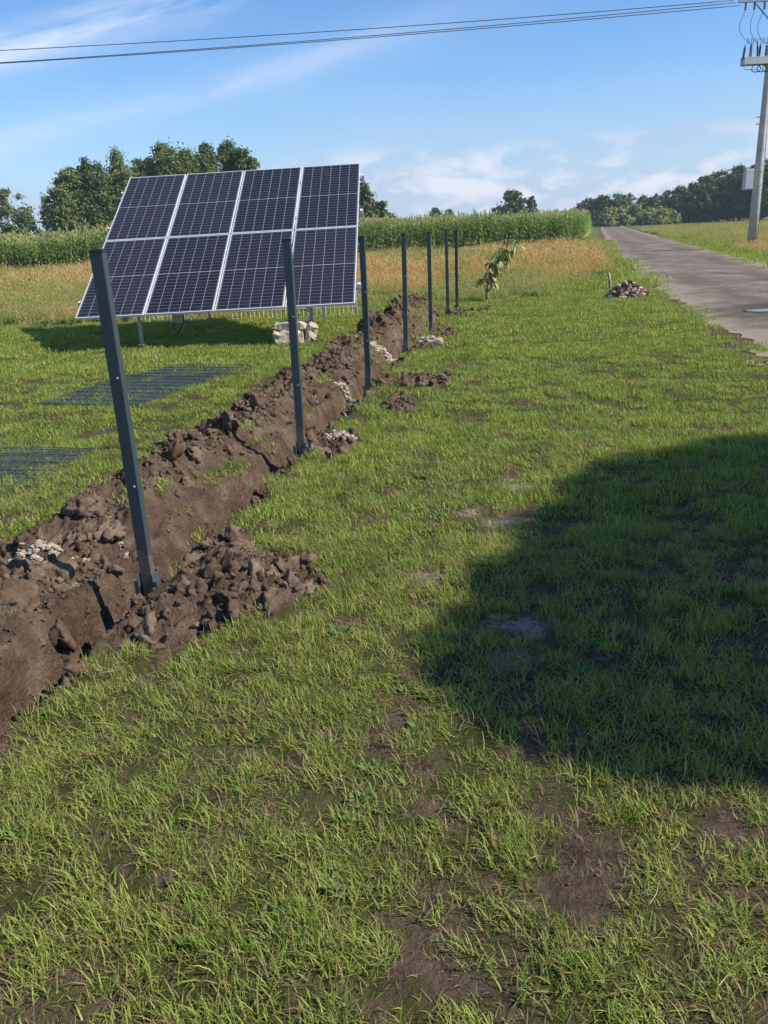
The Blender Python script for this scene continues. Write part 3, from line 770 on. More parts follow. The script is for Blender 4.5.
# ------------------------------------------------------------------ trees
def crown_mesh(name, H, W, base, m, ls, nclump, nleaf, seed, shape='round', leansx=0.0, squash=1.0):
    g = np.random.default_rng(seed)
    # clump centres through the crown volume, biased to its shell
    f = g.random(nclump); hgt = base+(H-base)*(0.06+0.94*f)
    u = (hgt-base)/(H-base)
    if shape == 'cone': rad = W/2*np.clip(1.12*(1-u)**0.62*(0.35+u*3).clip(0, 1), 0.06, 1)
    elif shape == 'dome': rad = W/2*np.sqrt(np.clip(1-(u*0.98)**2, 0.02, 1))
    else: rad = W/2*np.sqrt(np.clip(1-(2*u-0.95)**2*0.92, 0.04, 1))
    a = g.random(nclump)*6.283; rr = rad*np.sqrt(g.random(nclump))**0.8*(0.66+0.5*g.random(nclump))
    cx, cy = rr*np.cos(a)+leansx*u*H, rr*np.sin(a)*0.9
    kk = 4+int(g.integers(0, 3)); ka = g.random(kk)*6.283; kr = g.random(kk)*W*0.34; kh = H*(0.78+0.24*g.random(kk))
    own = g.integers(0, kk, nclump); hi = (u > 0.62) & (g.random(nclump) < 0.75)
    cx = np.where(hi, kr[own]*np.cos(ka[own])+g.normal(0, 0.05, nclump)*W*(1.6-u)+leansx*u*H, cx); cy = np.where(hi, kr[own]*np.sin(ka[own])+g.normal(0, 0.05, nclump)*W, cy)
    hgt = np.where(hi, base+(kh[own]-base)*u, hgt)
    cr = np.minimum(W, 7)*(0.07+0.10*g.random(nclump))*np.where(u > 0.85, 0.75, 1.0)
    tot = nclump*nleaf
    ci = np.repeat(np.arange(nclump), nleaf)
    dv = g.normal(size=(tot, 3)); dv /= np.linalg.norm(dv, axis=1)[:, None]
    rad_ = np.abs(g.normal(0, 0.62, tot))+0.15
    wob = 1+0.35*np.sin(dv[:, 0]*5+ci)*np.sin(dv[:, 2]*4+ci*2)
    c = np.stack([cx[ci], cy[ci], hgt[ci]], 1)+dv*(cr[ci]*rad_*wob)[:, None]*np.array([1.15, 1.15, 0.85])*squash
    c[:, 2] = np.maximum(c[:, 2], base*0.4+0.1)
    nrm = dv+g.normal(size=(tot, 3))*0.55+np.array([0, 0, 0.35]); nrm /= np.linalg.norm(nrm, axis=1)[:, None]
    t1 = np.cross(nrm, g.normal(size=(tot, 3))); t1 /= np.linalg.norm(t1, axis=1)[:, None]; t2 = np.cross(nrm, t1)
    s1 = ls*(0.5+0.8*g.random(tot)); s2 = s1*(0.5+0.3*g.random(tot))
    V = np.stack([c-t1*s1[:, None], c-t2*s2[:, None], c+t1*s1[:, None], c+t2*s2[:, None]], 1)
    V[:, 1::2] += nrm[:, None, :]*(s2*0.3)[:, None, None]
    V = V.reshape(-1, 3)
    r = np.clip(g.random(nclump)[ci]*0.6+g.random(tot)*0.4, 0, 1)
    C = np.repeat(np.stack([r, np.zeros(tot), np.zeros(tot), np.ones(tot)], 1), 4, 0)
    b = np.arange(tot)*4
    return npmesh(name, V, np.stack([b, b+1, b+2, b+3], 1), m, colattr={'vc': C}), list(zip(cx, cy, hgt))
def trunk_mb(H, base, r, cs, seed, n=7, lean=0.0):
    g = random.Random(seed); mb = MB()
    top = H*0.82
    pts = [(lean*z + 0.02*H*math.sin(z*0.7+seed)*min(1, z/3), 0.015*H*math.cos(z*0.6+seed)*min(1, z/3), z) for z in np.linspace(-0.1, top, 9)]
    rs = [r*1.35]+[r*(1-0.88*i/8) for i in range(1, 9)]
    mb.tube(pts, rs, 9)
    for k in range(n):
        i = g.randint(2, 6); p = Vector(pts[i]); c = Vector(g.choice(cs))
        if c.z < p.z: c.z = p.z+0.1*H
        mid = p.lerp(c, 0.5)+Vector((0, 0, -0.02*H))
        mb.tube([p, mid, c], [rs[i]*0.5, rs[i]*0.3, rs[i]*0.1], 6)
    return mb
def make_tree(name, x, y, H, W, m, label, cat='tree', group=None, ls=0.3, nclump=60, nleaf=110, seed=1, shape='round', base=None, tr=0.22, lean=0.0, limbs=7, rz=0.0, meshes=None):
    root = empty(name, (x, y, 0), rz)
    tag(root, label, cat, group)
    base = H*0.18 if base is None else base
    if meshes is None:
        cm, cs = crown_mesh('crown', H, W, base, m, ls, nclump, nleaf, seed, shape, lean)
        tm = trunk_mb(H, base, tr, cs, seed, limbs, lean)
        tmo = bpy.data.meshes.new('trunk'); tmo.from_pydata(tm.v, [], tm.f); tmo.materials.append(M_bark)
        tmo.polygons.foreach_set('use_smooth', [True]*len(tmo.polygons))
        meshes = (cm, tmo)
    link('trunk', meshes[1], root); link('crown', meshes[0], root)
    return root, meshes
def treepx(px, topy, wpx, Y):
    p = atY(px, topy, Y); return p[0], Y, p[2], wpx*Y/865.0

GL = 'tall trees behind the corn left of the solar panels'
left = [  # px, top, width px, depth, shape, material, label
    (66, 172, 34, 108, 'round', M_cr_mid, 'full green tree at the left end of the tall clump, shorter than its neighbours'),
    (88, 161, 40, 110, 'round', M_cr_dark, 'dark rounded tree, second in the clump, between the short end tree and a peaked one'),
    (116, 153, 42, 112, 'cone', M_cr_mid, 'peaked green tree right beside the top left corner of the solar panels'),
    (140, 160, 36, 118, 'round', M_cr_dark, 'lower tree peeking over the first solar panel column'),
    (160, 143, 34, 112, 'cone', M_cr_mid, 'tallest pointed tree of the clump above the solar panels'),
    (183, 152, 38, 116, 'round', M_cr_mid, 'rounded tree just right of the tallest pointed tree'),
    (195, 155, 30, 119, 'round', M_cr_dark, 'dark tree filling the dip between two peaks above the panels'),
    (206, 147, 30, 111, 'cone', M_cr_dark, 'narrow pointed tree above the second seam of the solar panels'),
    (226, 145, 32, 114, 'round', M_cr_dark, 'broad topped tree, second from the right end of the clump above the panels'),
    (243, 152, 24, 112, 'cone', M_cr_mid, 'slim tree closing the right end of the clump above the panels'),
]
for i, (px, ty, w, Y, shp, m, lab) in enumerate(left):
    x, y, H, W = treepx(px, ty, w*1.15, Y)
    make_tree('deciduous_tree', x, y, H, W*1.15, m, lab, group=GL, ls=0.18, nclump=270, nleaf=150, seed=20+i, shape=shp, base=H*0.10)
edge = [
    (2, 192, 46, 116, 0.28, M_cr_mid, 'wide tree cut by the left edge of the photo'),
    (38, 201, 30, 112, 0.5, M_cr_mid, 'thin open tree with a leaning bare trunk left of the tall clump'),
    (22, 206, 20, 118, 0.45, M_cr_mid, 'small sparse tree between the edge tree and the leaning one'),
]
for i, (px, ty, w, Y, bs, m, lab) in enumerate(edge):
    x, y, H, W = treepx(px, ty, w, Y)
    make_tree('deciduous_tree', x, y, H, W, m, lab, ls=0.17, nclump=(60, 20, 18)[i], nleaf=90, seed=60+i, base=H*bs, tr=0.2, lean=(0.0, 0.10, -0.06)[i])
for i, (px, ty, w, lab) in enumerate(((9, 221, 34, 'low dark bush behind the corn at the left edge'), (40, 232, 22, 'small bush behind the corn under the leaning tree'))):
    x, y, H, W = treepx(px, ty, w, 104)
    make_tree('bush', x, y, H, W, M_cr_dark, lab, 'bush', ls=0.25, nclump=40, nleaf=90, seed=80+i, base=0.3, tr=0.12, shape='dome')
mid = [
    (361, 182, 30, 128, M_cr_dark, 'round', 'tall dark tree half hidden by the right edge of the solar panels'),
    (376, 203, 24, 130, M_cr_dark, 'round', 'medium dark tree stepping down right of the solar panels'),
    (390, 214, 18, 131, M_cr_dark, 'dome', 'lowest dark bushy tree at the foot of the step right of the panels'),
    (434, 209, 17, 215, M_cr_far, 'dome', 'small round tree on the horizon above the corn, left of a pair'),
    (448, 211, 15, 216, M_cr_far, 'dome', 'small round tree on the horizon above the corn, right of a pair'),
    (496, 209, 12, 219, M_cr_far, 'dome', 'tiny tree leaning on the left side of the lone round tree'),
    (512, 191, 27, 214, M_cr_dark, 'round', 'lone round dark tree standing above the corn in mid distance'),
    (531, 197, 13, 215, M_cr_dark, 'cone', 'narrow pointed tree just right of the lone round tree'),
]
for i, (px, ty, w, Y, m, shp, lab) in enumerate(mid):
    x, y, H, W = treepx(px, ty, w, Y)
    make_tree('deciduous_tree', x, y, H, W, m, lab, ls=0.25 if Y < 150 else 0.38, nclump=130, nleaf=60, seed=100+i, base=H*0.1, tr=0.2, shape=shp)
GR = 'wood along the far side of the right hand field'
wood = [
    (588, 200, 20, 268, 'round', M_cr_far, 'leftmost dark tree of the wood, right above the road end'),
    (604, 197, 22, 262, 'round', M_cr_dark, 'dark tree rising behind the left end of the willow bushes'),
    (625, 195, 28, 258, 'dome', M_cr_mid, 'domed tree behind the middle of the willow bushes'),
    (643, 197, 18, 262, 'cone', M_cr_dark, 'small pointed tree behind the willow bushes'),
    (662, 193, 26, 252, 'round', M_cr_dark, 'rounded tree behind the right end of the willow bushes'),
    (682, 187, 26, 244, 'round', M_cr_dark, 'dark tree just right of the willow bushes'),
    (704, 177, 32, 232, 'round', M_cr_dark, 'big full tree standing forward in the middle of the wood'),
    (722, 173, 30, 236, 'round', M_cr_dark, 'tree between the big forward one and the utility pole'),
    (738, 166, 28, 230, 'cone', M_cr_dark, 'tall tree directly left of the utility pole'),
    (758, 163, 30, 226, 'round', M_cr_dark, 'tall tree seen behind the utility pole'),
    (780, 160, 34, 222, 'round', M_cr_dark, 'tree cut by the right edge of the photo'),
    (806, 158, 34, 222, 'round', M_cr_dark, 'tree of the wood standing past the right edge'),
]
wm = {}
for i, (px, ty, w, Y, shp, m, lab) in enumerate(wood):
    x, y, H, W = treepx(px, ty, w*1.2, Y)
    make_tree('woodland_tree', x, y, H, W*1.2, m, lab, group=GR, ls=0.33, nclump=240, nleaf=80, seed=140+i, shape=shp, base=0.1, tr=0.25)
for i, (px, ty, w, lab) in enumerate(((612, 209, 24, 'pale green willow bush at the left, next to the road end'), (632, 207, 30, 'widest pale green willow bush in the middle of the row'), (654, 208, 30, 'pale green willow bush at the right end of the row'), (671, 211, 18, 'small low willow bush touching the dark wood'))):
    x, y, H, W = treepx(px, ty, w*1.2, 225)
    make_tree('willow_bush', x, y, H, W, M_cr_light, lab, 'bush', group='willow bushes at the road end', ls=0.36, nclump=60, nleaf=80, seed=170+i, shape='dome', base=0.2, tr=0.12)
# far tree line: a wood that reads as one mass
def far_line():
    g = np.random.default_rng(5); Vs, Cs, Qs = [], [], []; o = 0
    for k in range(150):
        px = g.uniform(-60, 610); Y = g.uniform(420, 520)
        top = 4+3.5*fbm(px*0.012, 0, 7, 3)*2-3.5 + (2.5 if 540 < px < 610 else 0)
        x = atY(px, 230, Y)[0]
        me, _ = crown_mesh('tmp', max(4.5, 1.6+(top)*Y/865+2), 16, 0.2, M_cr_far, 0.9, 16, 26, 900+k, 'dome')
        v = np.zeros(len(me.vertices)*3, np.float32); me.vertices.foreach_get('co', v); v = v.reshape(-1, 3)+np.array([x, Y, 0])
        c = np.zeros(len(v)*4, np.float32); me.attributes['vc'].data.foreach_get('color', c)
        Vs.append(v); Cs.append(c.reshape(-1, 4)); Qs.append(np.arange(len(v)).reshape(-1, 4)+o); o += len(v)
        bpy.data.meshes.remove(me)
    me = npmesh('far_wood', np.concatenate(Vs), np.concatenate(Qs), M_cr_far, colattr={'vc': np.concatenate(Cs)})
    tag(link('far_wood', me), 'low bluish line of far woods on the horizon', 'wood', kind='stuff')
far_line()

# the leafy tree just out of frame on the right, whose shade lies on the lawn
def shade_tree():
    sx, sy = 1.07, -0.29
    root = empty('shade_tree', (9.6, 1.6, 0)); tag(root, 'dense leafy tree beside the lawn on the right, its shade on the grass', 'tree')
    blobs = [  # shadow centre x, y, radius, height
        (1.62, 3.25, 0.86, 2.1), (2.05, 3.9, 0.95, 2.5), (2.75, 4.55, 1.12, 2.8), (3.7, 4.8, 1.25, 3.3), (2.6, 3.1, 1.1, 2.3),
        (3.6, 3.4, 1.3, 2.6), (4.4, 4.2, 1.3, 3.2), (3.4, 3.9, 1.2, 3.0), (1.90, 2.75, 0.80, 1.8), (1.18, 2.70, 0.74, 1.6), (2.0, 2.55, 0.8, 1.7), (1.6, 2.58, 0.66, 1.5), (2.9, 2.45, 0.75, 1.8), (2.3, 3.3, 0.9, 2.2), (2.8, 2.75, .85, 2.0)]
    Vs, Cs, Qs, T = [], [], [], []; o = 0; g = np.random.default_rng(3); cs = []
    for (ax, ay, r, h) in blobs:
        h = h*1.5+2.3; c0 = np.array([ax+sx*h-9.6, ay+sy*h-1.6, h]); cs.append(tuple(c0))
        n = int(7500*r*r)
        dv = g.normal(size=(n, 3)); dv /= np.linalg.norm(dv, axis=1)[:, None]
        wob = 1+0.05*np.sin(dv[:, 0]*6+ax)*np.sin(dv[:, 1]*5+ay)
        c = c0+dv*(r*(0.70+0.30*g.random(n)**0.6)*wob)[:, None]
        nrm = dv+g.normal(size=(n, 3))*0.4; nrm /= np.linalg.norm(nrm, axis=1)[:, None]
        t1 = np.cross(nrm, g.normal(size=(n, 3))); t1 /= np.linalg.norm(t1, axis=1)[:, None]; t2 = np.cross(nrm, t1)
        s1 = 0.055*(0.6+0.7*g.random(n)); s2 = s1*0.65
        V = np.stack([c-t1*s1[:, None], c-t2*s2[:, None], c+t1*s1[:, None], c+t2*s2[:, None]], 1).reshape(-1, 3)
        r_ = g.random(n); C = np.repeat(np.stack([r_, r_*0, r_*0, r_*0+1], 1), 4, 0)
        Vs.append(V); Cs.append(C); Qs.append(np.arange(len(V)).reshape(-1, 4)+o); o += len(V)
    me = npmesh('crown', np.concatenate(Vs), np.concatenate(Qs), M_cr_mid, colattr={'vc': np.concatenate(Cs)})
    link('crown', me, root)
    mb = MB(); mb.tube([(0, 0, -0.1), (0.05, 0, 1.6), (-0.1, 0.2, 3.2), (-0.4, 0.4, 5.2)], [0.26, 0.20, 0.16, 0.06], 10)
    for c in cs[:10]: mb.tube([(-0.05, 0.12, 2.5), tuple(0.5*(np.array((-0.05, 0.12, 2.8))+np.array(c))), c], [0.07, 0.05, 0.02], 6)
    mb.build('trunk', M_bark, root, True)
shade_tree()

# ------------------------------------------------------------------ fence posts
ROTP = math.atan2(DR[1], DR[0])-math.pi/2
def make_post():
    root = empty('fence_post', (0, 0, 0), ROTP)
    b = MB()
    # hollow rectangular section 60 x 40 with rounded corners
    w, d, r = 0.060, 0.040, 0.005; sec = []
    for (sx, sy, a0) in ((1, 1, 0), (-1, 1, 90), (-1, -1, 180), (1, -1, 270)):
        for a in (0, 45, 90):
            an = math.radians(a0+a); sec.append((sx*(w/2-r)+r*math.cos(an), sy*(d/2-r)+r*math.sin(an)))
    n = len(sec); z0, z1 = -0.42, 1.548
    b.add([(x, y, z0) for x, y in sec]+[(x, y, z1) for x, y in sec], [(i, (i+1) % n, n+(i+1) % n, n+i) for i in range(n)]+[tuple(range(n, 2*n))])
    b.build('shaft', M_post, root)
    c = MB(); c.box((0, 0, 1.551), (0.063, 0.043, 0.012)); c.box((0, 0, 1.5595), (0.056, 0.036, 0.005), taper=0.8)
    c.build('cap', M_cap, root, bevel=0.002)
    # mounting bracket: a channel around the foot, open towards the near side
    k = MB()
    k.box((0.0375, 0, -0.045), (0.004, 0.072, 0.26)); k.box((-0.0375, 0, -0.045), (0.004, 0.072, 0.26)); k.box((0.0, 0.0385, -0.045), (0.079, 0.004, 0.26))
    k.box((0.049, -0.034, -0.06), (0.019, 0.004, 0.22)); k.box((-0.049, -0.034, -0.06), (0.019, 0.004, 0.22))
    k.build('mounting_bracket', M_brk, root, bevel=0.001)
    for z in (1.02, 0.52):
        s = MB(); s.box((0.012, -0.0215, z), (0.008, 0.003, 0.008)); s.build('rivet', M_alu, root, bevel=0.0008)
    return root
post_labels = [
    'tallest looking dark grey fence post nearest the camera, foot bracket bare in the soil pile',
    'second dark grey fence post from the camera, in front of the last solar panel column',
    'dark grey fence post just right of the solar panels, third from the camera',
    'dark grey fence post standing by a broken pale concrete slab, fourth from the camera',
    'dark grey fence post in the row, fifth from the camera, beside the dug trench',
    'dark grey fence post, second last of the row, at the far soil heap',
    'last dark grey fence post, farthest away at the end of the trench']
post_px = [(150, 588), (302, 452), (369, 388), (406, 352), (431, 333), (448, 313), (457, 308)]
proto = make_post()
for i, ((u, v), lab) in enumerate(zip(post_px, post_labels)):
    o = proto if i == 0 else copy_tree(proto)
    g_ = gp(u, v); o.location = (g_[0], g_[1], (0.0, 0, -0.02, -0.02, -0.02, 0, -0.02)[i])
    o.rotation_euler = (math.radians((0.3, -0.2, 0.4, 0, -0.3, 0.2, 0)[i]), math.radians((-0.2, 0.4, 0.3, 0.9, 0.1, -0.3, 0.2)[i]), ROTP+math.radians((0, 2, -2, 1, 0, 3, -2)[i]))
    tag(o, lab, 'fence post', 'dark grey fence posts along the trench')

# ------------------------------------------------------------------ solar array
def mk_cells():
    m, t, b = mat('solar_cells')
    uv = t.new('ShaderNodeUVMap'); sp = t.new('ShaderNodeSeparateXYZ'); t.link(uv.outputs[0], sp.inputs[0])
    u, v = sp.outputs[0], sp.outputs[1]
    def lines(c, n, w, off=0.0):
        f = t.math('FRACT', t.math('ADD', t.math('MULTIPLY', c, float(n)), off+0.5)); d = t.math('ABSOLUTE', t.math('SUBTRACT', f, 0.5))
        return t.math('LESS_THAN', d, w)
    colg = lines(u, 6, 0.020)
    rowg = lines(v, 24, 0.050*0.95)
    busb = lines(u, 60, 0.07)
    mid = t.math('LESS_THAN', t.math('ABSOLUTE', t.math('SUBTRACT', v, 0.5)), 0.0030)
    tc = t.new('ShaderNodeTexCoord')
    base = t.mix(t.noise(tc.outputs['Object'], 2.0, 3), (0.010, 0.010, 0.015), (0.017, 0.016, 0.023))
    oi = t.new('ShaderNodeObjectInfo'); base = t.mix(t.math('MULTIPLY', oi.outputs['Random'], 0.6), base, (0.026, 0.023, 0.032))
    c = t.mix(t.math('MULTIPLY', busb, 0.06), base, (0.22, 0.22, 0.26))
    c = t.mix(t.math('MULTIPLY', rowg, 0.62), c, (0.20, 0.20, 0.235))
    c = t.mix(t.math('MULTIPLY', colg, 0.75), c, (0.36, 0.36, 0.40))
    c = t.mix(mid, c, (0.34, 0.34, 0.37))
    t.link(c, b.inputs['Base Color']); b.inputs['Roughness'].default_value = 0.14
    b.inputs['Specular IOR Level'].default_value = 0.28
    b.inputs['Coat Weight'].default_value = 0.0
    return m
M_cells = mk_cells()
def build_array():
    cc = Vector((0, 0, CAMH))
    BL, BR, TL, TR = (cc+(Vector(p)-cc)*1.05 for p in ((-4.350, 12.242, .580), (-.276, 12.043, .629), (-4.208, 15.676, 2.664), (-.134, 15.478, 2.713)))
    O = BL; ex = ((BR-BL)+(TR-TL))*0.5; W = ex.length; ex.normalize()
    ey = ((TL-BL)+(TR-BR))*0.5; Hs = ey.length; ey = (ey-ex*ey.dot(ex)).normalized(); ez = ex.cross(ey)
    ctr = (BL+BR+TL+TR)/4; O = ctr-ex*W/2-ey*Hs/2
    print('array', W, Hs, 'ez', ez)
    root = empty('solar_panel_array', (ctr.x, ctr.y, 0)); tag(root, 'tilted ground mounted solar array of eight dark panels on steel legs', 'solar array')
    rl = Vector(root.location)
    def P(a, b, c=0.0): return O+ex*a+ey*b+ez*c-rl
    gap = 0.024; mw = (W-gap*3)/4; mh = (Hs-gap)/2; fr = 0.013
    R = Matrix((ex, ey, ez)).transposed()
    for j in range(2):
        for i in range(4):
            a0 = i*(mw+gap); b0 = j*(mh+gap)
            f = MB()
            f.box(P(a0+mw/2, b0+fr/2+0.0, -0.017), (mw, fr, 0.035), R); f.box(P(a0+mw/2, b0+mh-fr/2, -0.017), (mw, fr, 0.035), R)
            f.box(P(a0+fr/2, b0+mh/2, -0.017), (fr, mh-2*fr, 0.035), R); f.box(P(a0+mw-fr/2, b0+mh/2, -0.017), (fr, mh-2*fr, 0.035), R)
            me = bpy.data.meshes.new('solar_panel')
            q = [P(a0+fr, b0+fr, -0.003), P(a0+mw-fr, b0+fr, -0.003), P(a0+mw-fr, b0+mh-fr, -0.003), P(a0+fr, b0+mh-fr, -0.003)]
            q2 = [p-ez*0.006 for p in q]
            me.from_pydata([tuple(p) for p in q+q2], [], [(0, 1, 2, 3), (7, 6, 5, 4), (0, 4, 5, 1), (1, 5, 6, 2), (2, 6, 7, 3), (3, 7, 4, 0)])
            ul = me.uv_layers.new(name='UVMap')
            mg = 0.012; cs = [(-mg, -mg), (1+mg, -mg), (1+mg, 1+mg), (-mg, 1+mg)]
            for li in range(4): ul.data[li].uv = cs[li]
            for li in range(4, len(me.loops)): ul.data[li].uv = (0.08, 0.02)
            me.materials.append(M_cells); po = link('solar_panel', me, root)
            f.build('frame', M_alu, po)
            if i == 0 or True:
                jb = MB(); jb.box(P(a0+mw/2, b0+mh*0.5, -0.03), (0.18, 0.07, 0.022), R); jb.build('junction_box', M_cap, po)
    rails = MB()
    for b0 in (0.22*mh, 0.78*mh, mh+gap+0.22*mh, mh+gap+0.78*mh):
        rails.box(P(W/2, b0, -0.060), (W+0.16, 0.04, 0.05), R)
        rails_o = rails.build('rail', M_alu, root); rails = MB()
    # clamps at the rail ends
    cl = MB()
    for b0 in (0.22*mh, 0.78*mh, mh+gap+0.22*mh, mh+gap+0.78*mh):
        cl.box(P(W+0.055, b0, -0.035), (0.05, 0.05, 0.11), R)
        cl.build('end_clamp', M_alu, root); cl = MB()
    # two A supports
    for a in (0.17*W, 0.83*W):
        ra = MB(); ra.bar(P(a, 0.06, -0.125), P(a, Hs-0.1, -0.125), 0.06, 0.08, up=ez); ra.build('rafter', M_galv, root)
    for px_, b_ in ((0.19, 0.12), (0.83, 0.12), (0.20, 0.78), (0.82, 0.78)):
        p = P(px_*W, b_*Hs, -0.15); lg = MB()
        foot = Vector((p.x, p.y, -0.2)); lg.bar(foot, p, 0.055, 0.055, up=(0, 1, 0)); lg.build('leg', M_galv, root, bevel=0.004)
        bp = MB(); bp.box((p.x, p.y, p.z-0.02), (0.10, 0.02, 0.16)); bp.build('leg_bracket', M_galv, root)
    for a in (0.185, 0.825):
        br_ = MB(); br_.bar(P(a*W, 0.42*Hs, -0.16), Vector((P(a*W, 0.78*Hs).x, P(a*W, 0.78*Hs).y-0.04, 0.5)), 0.04, 0.04); br_.build('brace', M_galv, root)
    # cable box below the second column with a drooping cable
    q = Vector(atY(178, 320, 13.6))-rl
    cb = MB(); cb.box(q+Vector((0, 0, 0.03)), (0.16, 0.1, 0.14)); bx = cb.build('cable_box', M_box, root, bevel=0.008)
    ca = MB(); ca.tube([q+Vector((-0.05, 0, -0.03)), q+Vector((-0.10, 0, -0.12)), q+Vector((-0.02, 0, -0.2)), q+Vector((0.08, 0, -0.06)), q+Vector((0.1, 0.1, 0.4))], 0.012, 6); ca.build('cable', M_cap, root, True)
    st_ = MB(); st_.bar(q+Vector((0.03, 0.055, 0.09)), q+Vector((0.03, 0.055, 0.70)), 0.03, 0.02); st_.build('box_hanger', M_galv, root)
build_array()

# ------------------------------------------------------------------ welded mesh panels
def mesh_panel(mb, O, A, B, na, nb, r, z=0.0, sag=None):
    """wires between O and O+A (na of them along B) and between O and O+B"""
    O, A, B = Vector(O), Vector(A), Vector(B)
    for i in range(na+1):
        p = O+B*(i/na); pts = [p+A*(k/6) for k in range(7)]
        if sag: pts = [q+Vector((0, 0, sag(q))) for q in pts]
        mb.tube(pts, r, 4)
    for i in range(nb+1):
        p = O+A*(i/nb); pts = [p+B*(k/4) for k in range(5)]
        if sag: pts = [q+Vector((0, 0, sag(q)+r*1.6)) for q in pts]
        mb.tube(pts, r, 4)
def lying_panels(name_label, C, a, w, L, n, seed):
    g = random.Random(seed)
    for j in range(n):
        av = Vector((a[0], a[1], 0)).normalized(); av.rotate(Matrix.Rotation(math.radians(g.uniform(-2.0, 2.0)), 3, 'Z')); bv = Vector((-av.y, av.x, 0))
        o_ = Vector((C[0]+g.uniform(-0.05, 0.05), C[1]+g.uniform(-0.06, 0.06), 0.013+0.010*j))
        mb = MB(); sg = lambda q: 0.010*math.sin(q.x*3+seed+j*2)*math.sin(q.y*2.2)
        mesh_panel(mb, o_, av*(-L), bv*w, int(w/0.05), int(L/0.2), 0.0028, sag=sg)
        o = mb.build('fence_mesh_panel', M_meshw)
        tag(o, ('topmost' if j == n-1 else ('bottom' if j == 0 else 'middle'))+' '+name_label, 'fence panel', 'welded wire fence panels lying on the lawn')
lying_panels('dark wire fence panel flat on the grass behind the nearest post', (-1.72, 10.62), (0.30, 0.95), 1.2, 2.5, 3, 1)
lying_panels('dark wire fence panel flat on the grass at the left edge', (-2.33, 6.42), (0.17, 0.985), 1.2, 2.5, 3, 2)
# low wire fence standing behind the array
def back_fence():
    root = empty('wire_fence', (-2.6, 17.0, 0)); tag(root, 'low pale wire mesh fence standing under and behind the solar array', 'fence')
    mb = MB(); mesh_panel(mb, (-2.25, 0.15, 0.03), (4.5, -0.35, 0), (0, 0, 0.75), 5, 50, 0.0065); mb.build('wire_mesh', simple('pale_galvanised_wire', (0.60, 0.57, 0.45), 0.5, var=0.1), root)
    for k in range(4):
        p = MB(); x = -2.25+1.5*k; y = 0.15-0.35*k/3; p.bar((x, y+0.02, -0.2), (x, y+0.02, 0.85), 0.04, 0.04, up=(0, 1, 0)); p.build('post', M_galv, root)
back_fence()

# ------------------------------------------------------------------ pale blocks by the array
def zat(x, y): return float(height(np.array([x]), np.array([y]))[0])
def stone(name, pts, size, rot, label, m=M_stone, seed=1, jag=0.02, cat='stone', ridges=0):
    import bmesh
    bm = bmesh.new(); bmesh.ops.create_cube(bm, size=1.0)
    bmesh.ops.subdivide_edges(bm, edges=bm.edges[:], cuts=5, use_grid_fill=True)
    for v in bm.verts:
        p = v.co.copy(); q = Vector((p.x*size[0], p.y*size[1], p.z*size[2]))
        # rounded corners
        k = sum(1 for c in p if abs(abs(c)-0.5) < 1e-4)
        if k >= 1: q *= (0.97 if k == 1 else 0.90 if k == 2 else 0.78)
        q += Vector((mnoise.noise(q*9+Vector((seed, 0, 0))), mnoise.noise(q*9+Vector((0, seed, 4))), mnoise.noise(q*9+Vector((3, 0, seed)))))*jag
        if ridges and p.z > 0.4: q.z += 0.02*math.sin(p.x*ridges)
        v.co = q
    me = bpy.data.meshes.new(name); bm.to_mesh(me); bm.free(); me.materials.append(m)
    o = link(name, me, None, pts); o.rotation_euler = rot
    tag(o, label, cat, 'pale stones in front of the solar array')
sx_, sy_, _ = gp(291, 345)
stone('stone_block', (sx_-0.03, sy_+0.05, 0.11), (0.46, 0.34, 0.23), (0.0, 0.0, 0.12), 'lower pale block with a ribbed top, under the flat slab below the panels', seed=2, ridges=60, jag=0.04)
stone('stone_slab', (sx_+0.02, sy_+0.10, 0.28), (0.50, 0.28, 0.12), (0.05, 0.06, -0.1), 'flat pale slab resting on top of the stone below the solar panels', seed=5, jag=0.035)
stone('stone_boulder', (sx_+0.28, sy_+0.10, 0.14), (0.17, 0.30, 0.36), (0.15, 0.35, 0.3), 'rounded upright pale stone leaning at the right of the stack below the panels', seed=9, jag=0.05)

# ------------------------------------------------------------------ concrete spills beside the posts
def spill(u, v, L, Wd, Hh, ang, n, label, seed, z=0.0, big=0.03):
    g = random.Random(seed); p = gp(u, v, z); x0, y0 = p[0], p[1]
    mb = MB(); ca, sa = math.cos(ang), math.sin(ang)
    for k in range(n):
        a = g.random()*6.283; r = math.sqrt(g.random()); lx = r*math.cos(a)*L; ly = r*math.sin(a)*Wd
        x = lx*ca-ly*sa; y = lx*sa+ly*ca; h = Hh*(1-r*r)*g.uniform(0.3, 1)
        zz = zat(x0+x, y0+y)
        mb.rock((x, y, zz+h), big*g.uniform(0.35, 1.1)*(1.15-0.5*r), 0.7, seed*100+k, 1, 0.5)
    o = mb.build('concrete_spill', M_crumb, None, False, loc=(x0, y0, 0)); tag(o, label, 'concrete', 'dried concrete left beside the post holes')
spill(48, 548, 0.20, 0.10, 0.035, 0.2, 240, 'crumbled pale concrete patch on the spoil at the left edge', 1, 0.12, 0.024)
spill(338, 437, 0.17, 0.13, 0.04, 0.1, 160, 'pale crumbly concrete heap on bare soil right of the second post', 2, 0.02, 0.028)
spill(190, 561, 0.13, 0.026, 0.02, 0.75, 220, 'thin broken strip of pale concrete right behind the nearest post', 3, 0.05, 0.024)
spill(426, 341, 0.30, 0.10, 0.07, -0.3, 90, 'large pale broken concrete slab beside the fourth post', 4, 0.02, 0.075)
spill(384, 343, 0.32, 0.12, 0.05, -0.4, 90, 'pale concrete lumps on the spoil left of the fourth post', 5, 0.14, 0.055)
